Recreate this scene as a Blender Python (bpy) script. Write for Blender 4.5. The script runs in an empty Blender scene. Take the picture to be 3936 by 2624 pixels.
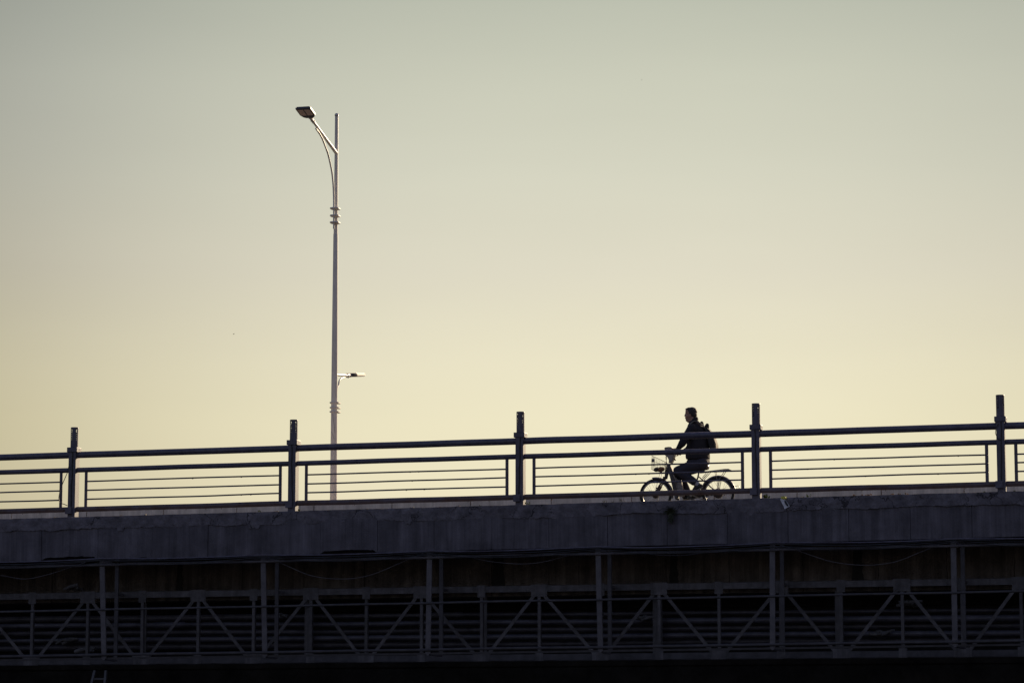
import bpy, bmesh, math, random
from mathutils import Vector, Matrix, noise
R = math.radians
random.seed(11)
scene = bpy.context.scene
COL = scene.collection

# ------------------------------------------------------------------ camera
YAW, PITCH, FPX = R(14.18), R(7.9), 11480.0
CAM = Vector((11.14, -44.1, 1.6))
cd = bpy.data.cameras.new("camera"); cam = bpy.data.objects.new("camera", cd); COL.objects.link(cam)
cd.sensor_width = 36.0; cd.lens = FPX / 3936 * 36; cd.clip_start = 0.5; cd.clip_end = 6000
cam.location = CAM; cam.rotation_euler = (R(90) + PITCH, 0, YAW)
scene.camera = cam
FWD = Vector((-math.sin(YAW) * math.cos(PITCH), math.cos(YAW) * math.cos(PITCH), math.sin(PITCH)))
RGT = Vector((math.cos(YAW), math.sin(YAW), 0)); UPV = RGT.cross(FWD)

def ray(x, y):
    return FWD * FPX + RGT * (x - 1968) + UPV * (1312 - y)
def P(x, y, v):                      # measured point of the photograph on the plane Y = v
    r = ray(x, y); return CAM + r * ((v - CAM.y) / r.y)
def PX(x, y, u):                     # the same on the plane X = u
    r = ray(x, y); return CAM + r * ((u - CAM.x) / r.x)

# ------------------------------------------------------------------ world and sun
SUN_AZ, SUN_EL = math.atan2(0.352, 0.935), R(17)      # azimuth measured from +Y towards +X
world = bpy.data.worlds.new("World"); scene.world = world; world.use_nodes = True
wt = world.node_tree; wt.nodes.clear()
def wn(t, **k):
    n = wt.nodes.new(t)
    for a, b in k.items(): setattr(n, a, b)
    return n
sky = wn("ShaderNodeTexSky", sky_type='NISHITA', sun_disc=False, sun_elevation=SUN_EL, sun_rotation=SUN_AZ,
         altitude=20, air_density=1.4, dust_density=5.0, ozone_density=1.6)
bg = wn("ShaderNodeBackground"); bg.inputs['Strength'].default_value = 0.1
wo = wn("ShaderNodeOutputWorld")
wb = wn("ShaderNodeMix", data_type='RGBA', blend_type='MULTIPLY'); wb.inputs[0].default_value = 1.0
wb.inputs[7].default_value = (1.19, 1.0, 1.2, 1)                  # mauve dusk cast of the sky away from the sun
wt.links.new(sky.outputs[0], wb.inputs[6]); wt.links.new(wb.outputs[2], bg.inputs[0])
def wm(op, a, b=None, c=None):
    n = wn("ShaderNodeMath", operation=op)
    for i, q in enumerate((a, b, c)):
        if q is None: continue
        if isinstance(q, (int, float)): n.inputs[i].default_value = q
        else: wt.links.new(q, n.inputs[i])
    return n.outputs[0]
def s2l(c): return tuple(((v/255 + 0.055)/1.055)**2.4 if v > 10 else v/255/12.92 for v in c)
def wramp(fac, stops):
    n = wn("ShaderNodeValToRGB"); e = n.color_ramp.elements
    while len(e) < len(stops): e.new(0.5)
    for i, (p, c) in enumerate(stops): e[i].position = p; e[i].color = (*c, 1)
    wt.links.new(fac, n.inputs[0]); return n.outputs[0]
# hazy evening band low over the horizon, brightest a little left of the sun and fading upwards; its sideways fading also imitates lens vignetting
tcw = wn("ShaderNodeTexCoord"); sx = wn("ShaderNodeSeparateXYZ"); wt.links.new(tcw.outputs['Generated'], sx.inputs[0])
el = wm('ARCSINE', sx.outputs[2])                                  # radians
az = wm('ARCTAN2', sx.outputs[0], sx.outputs[1])
daz = wm('SUBTRACT', az, R(-11.0))
g2 = wm('MULTIPLY', wm('POWER', wm('DIVIDE', wm('ABSOLUTE', daz), R(14.6)), 3.0), -1.0)
lobe_l = wm('EXPONENT', g2)
lobe_r = wm('MULTIPLY_ADD', wm('EXPONENT', wm('MULTIPLY', wm('MULTIPLY', daz, daz), -1.0/(2*R(6.5)**2))), 0.38, 0.62)
sgn = wm('GREATER_THAN', daz, 0.0)
lobe = wm('ADD', wm('MULTIPLY', lobe_r, sgn), wm('MULTIPLY', lobe_l, wm('SUBTRACT', 1.0, sgn)))
band = wramp(wm('DIVIDE', el, R(40)), [(0.0, s2l((226, 205, 160))), (4.5/40, s2l((239, 229, 195))), (6.3/40, s2l((239, 231, 198))), (7.4/40, s2l((235, 228, 199))),
        (9.2/40, s2l((224, 219, 198))), (11.2/40, s2l((213, 212, 193))), (12.9/40, s2l((203, 204, 186))), (14.4/40, s2l((189, 192, 176))), (19/40, s2l((150, 158, 152))), (1.0, s2l((110, 122, 130)))])
side_lo = wramp(lobe, [(0.0, (0.37, 0.35, 0.26)), (0.55, (0.705, 0.69, 0.65)), (1.0, (1, 1, 1))])
side_hi = wramp(lobe, [(0.0, (0.37, 0.37, 0.40)), (0.55, (0.70, 0.705, 0.745)), (1.0, (1, 1, 1))])
def wss(v, lo, hi):
    n = wn("ShaderNodeMapRange", interpolation_type='SMOOTHSTEP'); wt.links.new(v, n.inputs[0])
    n.inputs[1].default_value = lo; n.inputs[2].default_value = hi; return n.outputs[0]
# thin uneven haze layers
hm = wn("ShaderNodeMapping"); hm.inputs['Scale'].default_value = (4, 4, 22); wt.links.new(tcw.outputs['Generated'], hm.inputs[0])
hn = wn("ShaderNodeTexNoise"); hn.inputs['Scale'].default_value = 1.6; hn.inputs['Detail'].default_value = 4; wt.links.new(hm.outputs[0], hn.inputs['Vector'])
hz_ = wm('MULTIPLY_ADD', hn.outputs[0], 0.07, 0.965)
sm_ = wn("ShaderNodeMix", data_type='RGBA'); wt.links.new(wss(el, R(5.5), R(13.5)), sm_.inputs[0])
wt.links.new(side_lo, sm_.inputs[6]); wt.links.new(side_hi, sm_.inputs[7])
hv = wn("ShaderNodeVectorMath", operation='SCALE'); wt.links.new(sm_.outputs[2], hv.inputs[0]); wt.links.new(hz_, hv.inputs['Scale']); side = hv.outputs[0]
mul = wn("ShaderNodeMix", data_type='RGBA', blend_type='MULTIPLY'); mul.inputs[0].default_value = 1.0
wt.links.new(band, mul.inputs[6]); wt.links.new(side, mul.inputs[7])
# glow round the sun itself
dn = wn("ShaderNodeVectorMath", operation='DOT_PRODUCT'); wt.links.new(tcw.outputs['Generated'], dn.inputs[0])
dn.inputs[1].default_value = (math.sin(SUN_AZ)*math.cos(SUN_EL), math.cos(SUN_AZ)*math.cos(SUN_EL), math.sin(SUN_EL))
ang = wm('ARCCOSINE', wm('MINIMUM', dn.outputs['Value'], 0.99999))
glow = wm('EXPONENT', wm('MULTIPLY', wm('MULTIPLY', ang, ang), -1.0/(2*R(7.5)**2)))
gv = wn("ShaderNodeVectorMath", operation='SCALE'); gv.inputs[0].default_value = (1.5, 1.3, 0.95); wt.links.new(glow, gv.inputs['Scale'])
ga = wn("ShaderNodeVectorMath", operation='ADD'); wt.links.new(mul.outputs[2], ga.inputs[0]); wt.links.new(gv.outputs[0], ga.inputs[1])
bg2 = wn("ShaderNodeBackground"); bg2.inputs['Strength'].default_value = 1.0; wt.links.new(ga.outputs[0], bg2.inputs[0])
w_el = wm('SUBTRACT', 1.0, wss(el, R(15), R(32)))
w_az = wm('SUBTRACT', 1.0, wss(wm('ABSOLUTE', daz), R(45), R(80)))
ms = wn("ShaderNodeMixShader"); wt.links.new(wm('MULTIPLY', w_el, w_az), ms.inputs[0])
wt.links.new(bg.outputs[0], ms.inputs[1]); wt.links.new(bg2.outputs[0], ms.inputs[2])
wt.links.new(ms.outputs[0], wo.inputs[0])
sd = bpy.data.lights.new("sun", 'SUN'); sd.energy = 5.0; sd.angle = R(0.5); sd.color = (1.0, 0.80, 0.53)
sun = bpy.data.objects.new("sun", sd); COL.objects.link(sun)
SUNV = Vector((math.sin(SUN_AZ) * math.cos(SUN_EL), math.cos(SUN_AZ) * math.cos(SUN_EL), math.sin(SUN_EL)))
sun.rotation_euler = SUNV.to_track_quat('Z', 'Y').to_euler(); sun.location = (20, 40, 40)
scene.view_settings.view_transform = 'Standard'; scene.view_settings.look = 'None'
scene.view_settings.exposure = 0.0; scene.view_settings.gamma = 1.0
scene.render.engine = 'CYCLES'
scene.cycles.max_bounces = 6

# ------------------------------------------------------------------ materials
def mat(name, col, rough=0.6, metal=0.0, var=0.25, scale=6.0, bump=0.0, bscale=40.0, streak=0.0, spec=0.5, col2=None, crack=0.0, thin=0.0):
    m = bpy.data.materials.new(name); m.use_nodes = True
    nt = m.node_tree; b = nt.nodes["Principled BSDF"]
    b.inputs['Roughness'].default_value = rough; b.inputs['Metallic'].default_value = metal
    b.inputs['Specular IOR Level'].default_value = spec
    tc = nt.nodes.new("ShaderNodeNewGeometry")
    nz = nt.nodes.new("ShaderNodeTexNoise"); nz.inputs['Scale'].default_value = scale; nz.inputs['Detail'].default_value = 6
    nz.inputs['Roughness'].default_value = 0.65
    nt.links.new(tc.outputs['Position'], nz.inputs['Vector'])
    rp = nt.nodes.new("ShaderNodeValToRGB")
    c2 = col2 or tuple(c * (1 - var) for c in col)
    rp.color_ramp.elements[0].position = 0.33; rp.color_ramp.elements[1].position = 0.66
    rp.color_ramp.elements[0].color = (*c2, 1); rp.color_ramp.elements[1].color = (*[min(1, c * (1 + var * 0.5)) for c in col], 1)
    nt.links.new(nz.outputs[0], rp.inputs[0])
    out = rp.outputs[0]
    if streak > 0:
        mp = nt.nodes.new("ShaderNodeMapping"); mp.inputs['Scale'].default_value = (9, 9, 0.7)
        nt.links.new(tc.outputs['Position'], mp.inputs['Vector'])
        n2 = nt.nodes.new("ShaderNodeTexNoise"); n2.inputs['Scale'].default_value = 1.0; n2.inputs['Detail'].default_value = 5
        nt.links.new(mp.outputs[0], n2.inputs['Vector'])
        r2 = nt.nodes.new("ShaderNodeValToRGB")
        r2.color_ramp.elements[0].position = 0.35; r2.color_ramp.elements[1].position = 0.7
        k = 1 - streak
        r2.color_ramp.elements[0].color = (k, k, k, 1); r2.color_ramp.elements[1].color = (1, 1, 1, 1); r2.color_ramp.elements[1].position = 0.58
        e3 = r2.color_ramp.elements.new(0.76); e3.color = (1 + streak, 1 + streak, 1 + streak, 1)
        nt.links.new(n2.outputs[0], r2.inputs[0])
        mx = nt.nodes.new("ShaderNodeMix"); mx.data_type = 'RGBA'; mx.blend_type = 'MULTIPLY'; mx.inputs[0].default_value = 1
        nt.links.new(out, mx.inputs[6]); nt.links.new(r2.outputs[0], mx.inputs[7]); out = mx.outputs[2]
        m4 = nt.nodes.new("ShaderNodeMapping"); m4.inputs['Scale'].default_value = (46, 46, 1.6); nt.links.new(tc.outputs['Position'], m4.inputs['Vector'])
        n4 = nt.nodes.new("ShaderNodeTexNoise"); n4.inputs['Scale'].default_value = 1.0; n4.inputs['Detail'].default_value = 4; nt.links.new(m4.outputs[0], n4.inputs['Vector'])
        r4 = nt.nodes.new("ShaderNodeMapRange"); r4.inputs[1].default_value = 0.3; r4.inputs[2].default_value = 0.7; r4.inputs[3].default_value = 1 - streak*0.45; r4.inputs[4].default_value = 1 + streak*0.35
        nt.links.new(n4.outputs[0], r4.inputs[0])
        mx4 = nt.nodes.new("ShaderNodeVectorMath"); mx4.operation = 'SCALE'; nt.links.new(out, mx4.inputs[0]); nt.links.new(r4.outputs[0], mx4.inputs['Scale']); out = mx4.outputs[0]
    if crack > 0:
        nd = nt.nodes.new("ShaderNodeTexNoise"); nd.inputs['Scale'].default_value = 5.0; nd.inputs['Detail'].default_value = 5
        nt.links.new(tc.outputs['Position'], nd.inputs['Vector'])
        ad = nt.nodes.new("ShaderNodeVectorMath"); ad.operation = 'MULTIPLY_ADD'; ad.inputs[1].default_value = (0.5, 0.5, 0.5)
        nt.links.new(nd.outputs['Color'], ad.inputs[0]); nt.links.new(tc.outputs['Position'], ad.inputs[2])
        vo = nt.nodes.new("ShaderNodeTexVoronoi"); vo.feature = 'DISTANCE_TO_EDGE'; vo.inputs['Scale'].default_value = 2.3
        nt.links.new(ad.outputs[0], vo.inputs['Vector'])
        nm = nt.nodes.new("ShaderNodeTexNoise"); nm.inputs['Scale'].default_value = 1.7; nm.inputs['Detail'].default_value = 3
        nt.links.new(tc.outputs['Position'], nm.inputs['Vector'])
        wd = nt.nodes.new("ShaderNodeMapRange"); wd.inputs[1].default_value = 0.45; wd.inputs[2].default_value = 0.62; wd.inputs[3].default_value = 0.0; wd.inputs[4].default_value = 0.022
        nt.links.new(nm.outputs[0], wd.inputs[0])
        lt = nt.nodes.new("ShaderNodeMath"); lt.operation = 'LESS_THAN'; nt.links.new(vo.outputs['Distance'], lt.inputs[0]); nt.links.new(wd.outputs[0], lt.inputs[1])
        mk = nt.nodes.new("ShaderNodeMix"); mk.data_type = 'RGBA'; mk.inputs[7].default_value = (0.012, 0.011, 0.012, 1)
        ml = nt.nodes.new("ShaderNodeMath"); ml.operation = 'MULTIPLY'; ml.inputs[1].default_value = crack; nt.links.new(lt.outputs[0], ml.inputs[0])
        nt.links.new(ml.outputs[0], mk.inputs[0]); nt.links.new(out, mk.inputs[6]); out = mk.outputs[2]
    nt.links.new(out, b.inputs['Base Color'])
    if thin > 0:
        tr = nt.nodes.new("ShaderNodeBsdfTranslucent"); nt.links.new(out, tr.inputs[0])
        mxs = nt.nodes.new("ShaderNodeMixShader"); mxs.inputs[0].default_value = thin
        nt.links.new(b.outputs[0], mxs.inputs[1]); nt.links.new(tr.outputs[0], mxs.inputs[2])
        nt.links.new(mxs.outputs[0], nt.nodes["Material Output"].inputs[0])
    if bump > 0:
        n3 = nt.nodes.new("ShaderNodeTexNoise"); n3.inputs['Scale'].default_value = bscale; n3.inputs['Detail'].default_value = 8
        nt.links.new(tc.outputs['Position'], n3.inputs['Vector'])
        bp = nt.nodes.new("ShaderNodeBump"); bp.inputs['Strength'].default_value = bump; bp.inputs['Distance'].default_value = 0.02
        nt.links.new(n3.outputs[0], bp.inputs['Height']); nt.links.new(bp.outputs[0], b.inputs['Normal'])
    return m

M = {}
M['rail'] = mat('rail_paint', (0.095, 0.088, 0.125), 0.42, var=0.35, scale=9, bump=0.06, bscale=60)
M['rust'] = mat('rail_rusty', (0.11, 0.092, 0.115), 0.55, var=0.3, scale=5, bump=0.15, bscale=50, col2=(0.09, 0.055, 0.045))
M['cable'] = mat('black_cable', (0.015, 0.015, 0.018), 0.5)
M['coping'] = mat('rough_concrete', (0.165, 0.152, 0.172), 0.95, var=0.45, scale=5, bump=0.9, bscale=22, spec=0.2, crack=0.7)
M['fascia'] = mat('panel_concrete', (0.138, 0.128, 0.148), 0.9, var=0.3, scale=3, bump=0.35, bscale=60, streak=0.3, spec=0.25)
M['girder'] = mat('girder_concrete', (0.2, 0.172, 0.155), 0.9, var=0.45, scale=2.5, bump=0.3, streak=0.4, spec=0.2)
M['stain'] = mat('wet_stain', (0.02, 0.019, 0.017), 0.7, var=0.5)
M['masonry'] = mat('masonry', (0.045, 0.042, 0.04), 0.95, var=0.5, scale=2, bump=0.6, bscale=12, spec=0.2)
M['asphalt'] = mat('asphalt', (0.10, 0.095, 0.09), 0.9, var=0.3, scale=3, bump=0.3, bscale=80)
M['ground'] = mat('ground', (0.045, 0.043, 0.04), 0.95, var=0.4, scale=0.6, bump=0.3, bscale=12)
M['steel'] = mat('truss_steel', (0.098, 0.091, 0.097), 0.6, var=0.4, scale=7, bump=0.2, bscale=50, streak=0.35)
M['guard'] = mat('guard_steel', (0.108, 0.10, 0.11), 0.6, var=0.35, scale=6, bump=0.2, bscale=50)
M['darksteel'] = mat('dark_steel', (0.062, 0.058, 0.065), 0.65, var=0.4, scale=6, bump=0.2, bscale=50)  # darker steel; on the rear uprights this colour stands in for occlusion shade
M['pipe'] = mat('pipe_wrap', (0.075, 0.071, 0.088), 0.5, var=0.45, scale=4, bump=0.3, bscale=14)
M['lag'] = mat('torn_lagging', (0.11, 0.105, 0.105), 0.9, var=0.5, scale=14, bump=0.9, bscale=25)
M['pole'] = mat('white_pole', (0.72, 0.69, 0.655), 0.35, var=0.08, scale=3, streak=0.14)
M['lampgrey'] = mat('lamp_housing', (0.06, 0.06, 0.075), 0.4, var=0.2)
M['lampsilver'] = mat('lamp_silver', (0.6, 0.58, 0.55), 0.35, var=0.1)
M['lens'] = mat('lamp_lens', (0.8, 0.62, 0.52), 0.45, var=0.15, scale=20)
M['ball'] = mat('finial_steel', (0.5, 0.48, 0.46), 0.18, metal=1.0, var=0.05)
M['barrier'] = mat('barrier_concrete', (0.8, 0.68, 0.57), 0.85, var=0.2, scale=3, bump=0.2, streak=0.2)
M['skin'] = mat('skin', (0.36, 0.2, 0.14), 0.55, var=0.12, scale=20)
M['hair'] = mat('hair', (0.03, 0.024, 0.022), 0.6, var=0.4, scale=60, bump=0.5, bscale=200)
M['jacket'] = mat('jacket_black', (0.016, 0.014, 0.019), 0.85, var=0.3, scale=12, bump=0.5, bscale=12)
M['trousers'] = mat('trousers_navy', (0.036, 0.034, 0.05), 0.85, var=0.3, scale=12, bump=0.5, bscale=14)
M['shoe'] = mat('shoe_black', (0.018, 0.018, 0.022), 0.45)
M['sole'] = mat('shoe_sole', (0.3, 0.28, 0.25), 0.7)
M['sock'] = mat('sock', (0.45, 0.44, 0.46), 0.9)
M['pack'] = mat('pack_cloth', (0.17, 0.145, 0.11), 0.8, var=0.3, scale=20, bump=0.4, bscale=30)
M['packdark'] = mat('pack_dark', (0.02, 0.02, 0.022), 0.75, var=0.3, scale=20)  # on the backpack this near-black carries the shade of its near side
M['strap'] = mat('pack_strap', (0.2, 0.19, 0.17), 0.6)
M['tyre'] = mat('tyre_rubber', (0.018, 0.018, 0.02), 0.7)
M['rim'] = mat('rim_alloy', (0.5, 0.48, 0.45), 0.3, metal=0.8, var=0.1)
M['chrome'] = mat('worn_chrome', (0.27, 0.25, 0.23), 0.3, metal=0.8, var=0.2)
M['frame'] = mat('bike_frame', (0.05, 0.047, 0.05), 0.35, var=0.2)
M['fork'] = mat('bike_fork', (0.06, 0.04, 0.035), 0.4, var=0.3)
M['fender'] = mat('fender_grey', (0.12, 0.11, 0.12), 0.35, var=0.2)
M['cowl'] = mat('cowl_plastic', (0.33, 0.3, 0.27), 0.4, var=0.15)
M['shield'] = mat('shield_plastic', (0.085, 0.08, 0.08), 0.7, var=0.3)
M['battery'] = mat('battery_panel', (0.3, 0.28, 0.27), 0.45, var=0.5, scale=40)
M['blackplastic'] = mat('black_plastic', (0.016, 0.016, 0.018), 0.45)
M['saddle'] = mat('saddle_vinyl', (0.05, 0.022, 0.02), 0.3)
M['wire'] = mat('basket_wire', (0.2, 0.17, 0.15), 0.4, metal=0.6)
M['tag'] = mat('grey_tag', (0.2, 0.18, 0.17), 0.5)
M['bagbrown'] = mat('brown_bag', (0.28, 0.14, 0.06), 0.75, var=0.5, scale=30)
M['leaf'] = mat('weed_leaf', (0.16, 0.2, 0.03), 0.6, var=0.4, thin=0.55)
M['darkleaf'] = mat('dark_weed', (0.03, 0.035, 0.015), 0.7, var=0.4)
M['dry'] = mat('dry_leaf', (0.36, 0.25, 0.14), 0.7, var=0.3, thin=0.5)
M['straw'] = mat('dry_straw', (0.36, 0.27, 0.1), 0.8, var=0.3, thin=0.45)
M['rubble'] = mat('mortar_crumb', (0.38, 0.32, 0.25), 0.9, var=0.3)
M['poly'] = mat('plastic_sheet', (0.72, 0.72, 0.75), 0.35, var=0.3, scale=30, thin=0.15)
M['yellow'] = mat('yellow_wrap', (0.6, 0.62, 0.2), 0.5, thin=0.5)
M['bird'] = mat('bird_feather', (0.05, 0.045, 0.04), 0.8)
M['ladder'] = mat('ladder_alloy', (0.08, 0.08, 0.085), 0.5)

# ------------------------------------------------------------------ mesh helpers
class MB:
    def __init__(s): s.v = []; s.f = []
    def add(s, vs, fs):
        o = len(s.v); s.v += [Vector(p) for p in vs]; s.f += [tuple(i + o for i in f) for f in fs]; return s
    def box(s, a, b, ch=0.0):
        x0, y0, z0 = (min(a[i], b[i]) for i in range(3)); x1, y1, z1 = (max(a[i], b[i]) for i in range(3))
        if ch <= 0:
            vs = [(x0,y0,z0),(x1,y0,z0),(x1,y1,z0),(x0,y1,z0),(x0,y0,z1),(x1,y0,z1),(x1,y1,z1),(x0,y1,z1)]
            return s.add(vs, [(3,2,1,0),(4,5,6,7),(0,1,5,4),(1,2,6,5),(2,3,7,6),(3,0,4,7)])
        bm = bmesh.new(); bmesh.ops.create_cube(bm, size=1)
        for v in bm.verts: v.co = Vector(((x0+x1)/2 + v.co.x*(x1-x0), (y0+y1)/2 + v.co.y*(y1-y0), (z0+z1)/2 + v.co.z*(z1-z0)))
        bmesh.ops.bevel(bm, geom=list(bm.edges), offset=ch, segments=2, affect='EDGES', profile=0.5)
        bm.verts.index_update()
        s.add([v.co.copy() for v in bm.verts], [tuple(v.index for v in f.verts) for f in bm.faces]); bm.free(); return s
    def tube(s, pts, rad, n=12, cap=True, round_=False, closed=False):
        pts = [Vector(p) for p in pts]
        rs = list(rad) if isinstance(rad, (list, tuple)) else [rad] * len(pts)
        if round_:
            d0 = (pts[0] - pts[1]).normalized(); d1 = (pts[-1] - pts[-2]).normalized()
            a = [(pts[0] + d0 * rs[0] * math.sin(t), rs[0] * math.cos(t)) for t in (1.5, 1.2, 0.8, 0.4)]
            b = [(pts[-1] + d1 * rs[-1] * math.sin(t), rs[-1] * math.cos(t)) for t in (0.4, 0.8, 1.2, 1.5)]
            pts = [p for p, _ in a] + pts + [p for p, _ in b]; rs = [r for _, r in a] + rs + [r for _, r in b]
        N = len(pts); vs = []; fs = []; prev = None
        for i, p in enumerate(pts):
            if closed: t = pts[(i+1) % N] - pts[i-1]
            else: t = pts[min(i+1, N-1)] - pts[max(i-1, 0)]
            t.normalize()
            if prev is None:
                ref = Vector((0,0,1)) if abs(t.z) < 0.9 else Vector((0,1,0))
                u = t.cross(ref).normalized()
            else:
                u = (prev - t * prev.dot(t)).normalized()
            prev = u; w = t.cross(u)
            for k in range(n):
                a = 2*math.pi*(k+0.5)/n; vs.append(p + (u*math.cos(a) + w*math.sin(a)) * rs[i])
        for i in range(N if closed else N-1):
            j = (i+1) % N
            for k in range(n): fs.append((i*n+k, i*n+(k+1)%n, j*n+(k+1)%n, j*n+k))
        if cap and not closed:
            fs.append(tuple(range(n))[::-1]); fs.append(tuple((N-1)*n+k for k in range(n)))
        return s.add(vs, fs)
    def bar(s, a, b, wx, wy):        # rectangular bar from a to b
        a, b = Vector(a), Vector(b); t = (b-a).normalized()
        u = t.cross(Vector((0,1,0)))
        if u.length < 1e-3: u = Vector((1,0,0))
        u.normalize(); w = t.cross(u).normalized(); vs = []
        for p in (a, b):
            for su, sw in ((-1,-1),(1,-1),(1,1),(-1,1)): vs.append(p + u*su*wx/2 + w*sw*wy/2)
        return s.add(vs, [(3,2,1,0),(4,5,6,7),(0,1,5,4),(1,2,6,5),(2,3,7,6),(3,0,4,7)])
    def prism(s, pts, d):            # outline (list of Vectors) extruded by vector d
        n = len(pts); pts = [Vector(p) for p in pts]; d = Vector(d)
        fs = [tuple(range(n)), tuple(n+i for i in reversed(range(n)))] + [(i, i+n, (i+1)%n+n, (i+1)%n) for i in range(n)]
        return s.add(pts + [p + d for p in pts], fs)
    def ell(s, c, r, rot=None, n=16, m=10):
        vs = []; fs = []; c = Vector(c)
        for i in range(m+1):
            th = math.pi * min(max(i/m, 0.02), 0.98)
            for k in range(n):
                a = 2*math.pi*k/n
                p = Vector((r[0]*math.sin(th)*math.cos(a), r[1]*math.sin(th)*math.sin(a), r[2]*math.cos(th)))
                if rot: p = rot @ p
                vs.append(c + p)
        for i in range(m):
            for k in range(n): fs.append((i*n+k, (i+1)*n+k, (i+1)*n+(k+1)%n, i*n+(k+1)%n))
        fs.append(tuple(range(n))); fs.append(tuple(m*n+k for k in reversed(range(n))))
        return s.add(vs, fs)
    def loft(s, rings):              # rings: list of equal-length point lists
        n = len(rings[0]); vs = [p for r in rings for p in r]; fs = []
        for i in range(len(rings)-1):
            for k in range(n): fs.append((i*n+k, i*n+(k+1)%n, (i+1)*n+(k+1)%n, (i+1)*n+k))
        fs.append(tuple(reversed(range(n)))); fs.append(tuple((len(rings)-1)*n+k for k in range(n)))
        return s.add(vs, fs)
    def build(s, name, m, parent=None, smooth=None, base=None):
        org = world_of(parent) if parent else None
        if org is None:
            if base is None:
                xs = [p.x for p in s.v]; ys = [p.y for p in s.v]; zs = [p.z for p in s.v]
                base = Vector(((min(xs)+max(xs))/2, (min(ys)+max(ys))/2, min(zs)))
            org = Vector(base)
        me = bpy.data.meshes.new(name)
        me.from_pydata([tuple(p - org) for p in s.v], [], s.f); me.validate()
        bm = bmesh.new(); bm.from_mesh(me); bmesh.ops.recalc_face_normals(bm, faces=bm.faces); bm.to_mesh(me); bm.free()
        me.materials.append(m if not isinstance(m, str) else M[m])
        if smooth is not None:
            for p in me.polygons: p.use_smooth = True
            try: me.set_sharp_from_angle(angle=R(smooth))
            except Exception: pass
        o = bpy.data.objects.new(name, me); COL.objects.link(o)
        if parent: o.parent = parent
        else: o.location = org
        return o

def world_of(o):
    p = Vector((0,0,0))
    while o is not None: p = p + Vector(o.location); o = o.parent
    return p
def thing(name, label, cat, loc, group=None):
    o = bpy.data.objects.new(name, None); COL.objects.link(o); o.location = Vector(loc); o.empty_display_size = 0.1
    return tag(o, label, cat, group)
def tag(o, label, cat, group=None, kind=None):
    o['label'] = label; o['category'] = cat
    if group: o['group'] = group
    if kind: o['kind'] = kind
    return o
def struct(o): o['kind'] = 'structure'; return o
def voxel(o, size, smooth=4):
    md = o.modifiers.new("r", 'REMESH'); md.mode = 'VOXEL'; md.voxel_size = size; md.use_smooth_shade = True
    if smooth:
        ms = o.modifiers.new("s", 'SMOOTH'); ms.iterations = smooth; ms.factor = 0.5
    dg = bpy.context.evaluated_depsgraph_get(); dg.update()
    me = bpy.data.meshes.new_from_object(o.evaluated_get(dg)); old = o.data; mats = list(old.materials)
    o.modifiers.clear(); o.data = me
    me.materials.clear()
    for m in mats: me.materials.append(m)
    for p in me.polygons: p.use_smooth = True; p.material_index = 0
    bpy.data.meshes.remove(old); return o
def line(p, q):                       # straight line through two points, parametrised by X
    def at(x, dz=0.0, dy=0.0):
        t = (x - p.x) / (q.x - p.x); return Vector((x, p.y + (q.y-p.y)*t + dy, p.z + (q.z-p.z)*t + dz))
    return at
def catm(q, n=6):
    out = []
    for i in range(len(q)-1):
        p0, p1, p2, p3 = q[max(i-1,0)], q[i], q[i+1], q[min(i+2,len(q)-1)]
        for j in range(n):
            t = j/n; out.append(0.5*((2*p1)+(p2-p0)*t+(2*p0-5*p1+4*p2-p3)*t*t+(3*p1-p0-3*p2+p3)*t**3))
    return out + [q[-1]]
def nz(x, y=0.0, z=0.0, s=1.0): return noise.noise(Vector((x*s, y*s, z*s)))

# ------------------------------------------------------------------ ground, road, bridge
FY = -0.20                                                  # front plane of the coping
cop_top = line(P(0, 1993.5, FY), P(3935, 1886, FY))
cop_bot = line(P(0, 2041, FY), P(3700, 1943, FY))
fas_bot = line(P(350, 2149, -0.17), P(3900, 2062, -0.17))
XA, XB = -70.0, 60.0
g = MB(); g.add([(-1500,-1500,0),(1500,-1500,0),(1500,1500,0),(-1500,1500,0)], [(0,1,2,3)])
struct(g.build('ground', 'ground'))

BIKE_Y = 2.2
def BP(a, b, dy=0.0): return P(2420 + a/3.92, 1540 + b/3.92, BIKE_Y + dy)     # bicycle plane, from the enlarged crop
FR, RR = 0.262, 0.262
fc0, rc0 = BP(393, 1423), BP(1335, 1389)
road_at = line(fc0 - Vector((0,0,FR)), rc0 - Vector((0,0,RR)))
slope = 0.006; rm = (fc0 + rc0) / 2; rmz = rm.z - FR
def road_z(x): return rmz + slope * (x - rm.x)
FC = Vector((fc0.x, BIKE_Y, road_z(fc0.x) + FR)); RC = Vector((rc0.x, BIKE_Y, road_z(rc0.x) + RR))
rd = MB(); rd.add([(XA, 0.42, road_z(XA)), (XB, 0.42, road_z(XB)), (XB, 24, road_z(XB)), (XA, 24, road_z(XA))], [(0,1,2,3)])
struct(rd.build('road', 'asphalt'))

bridge = thing('concrete_bridge', 'dark weathered concrete bridge edge carrying the railing, coping crumbling along its front', 'bridge', (0, 5, 0))
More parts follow.
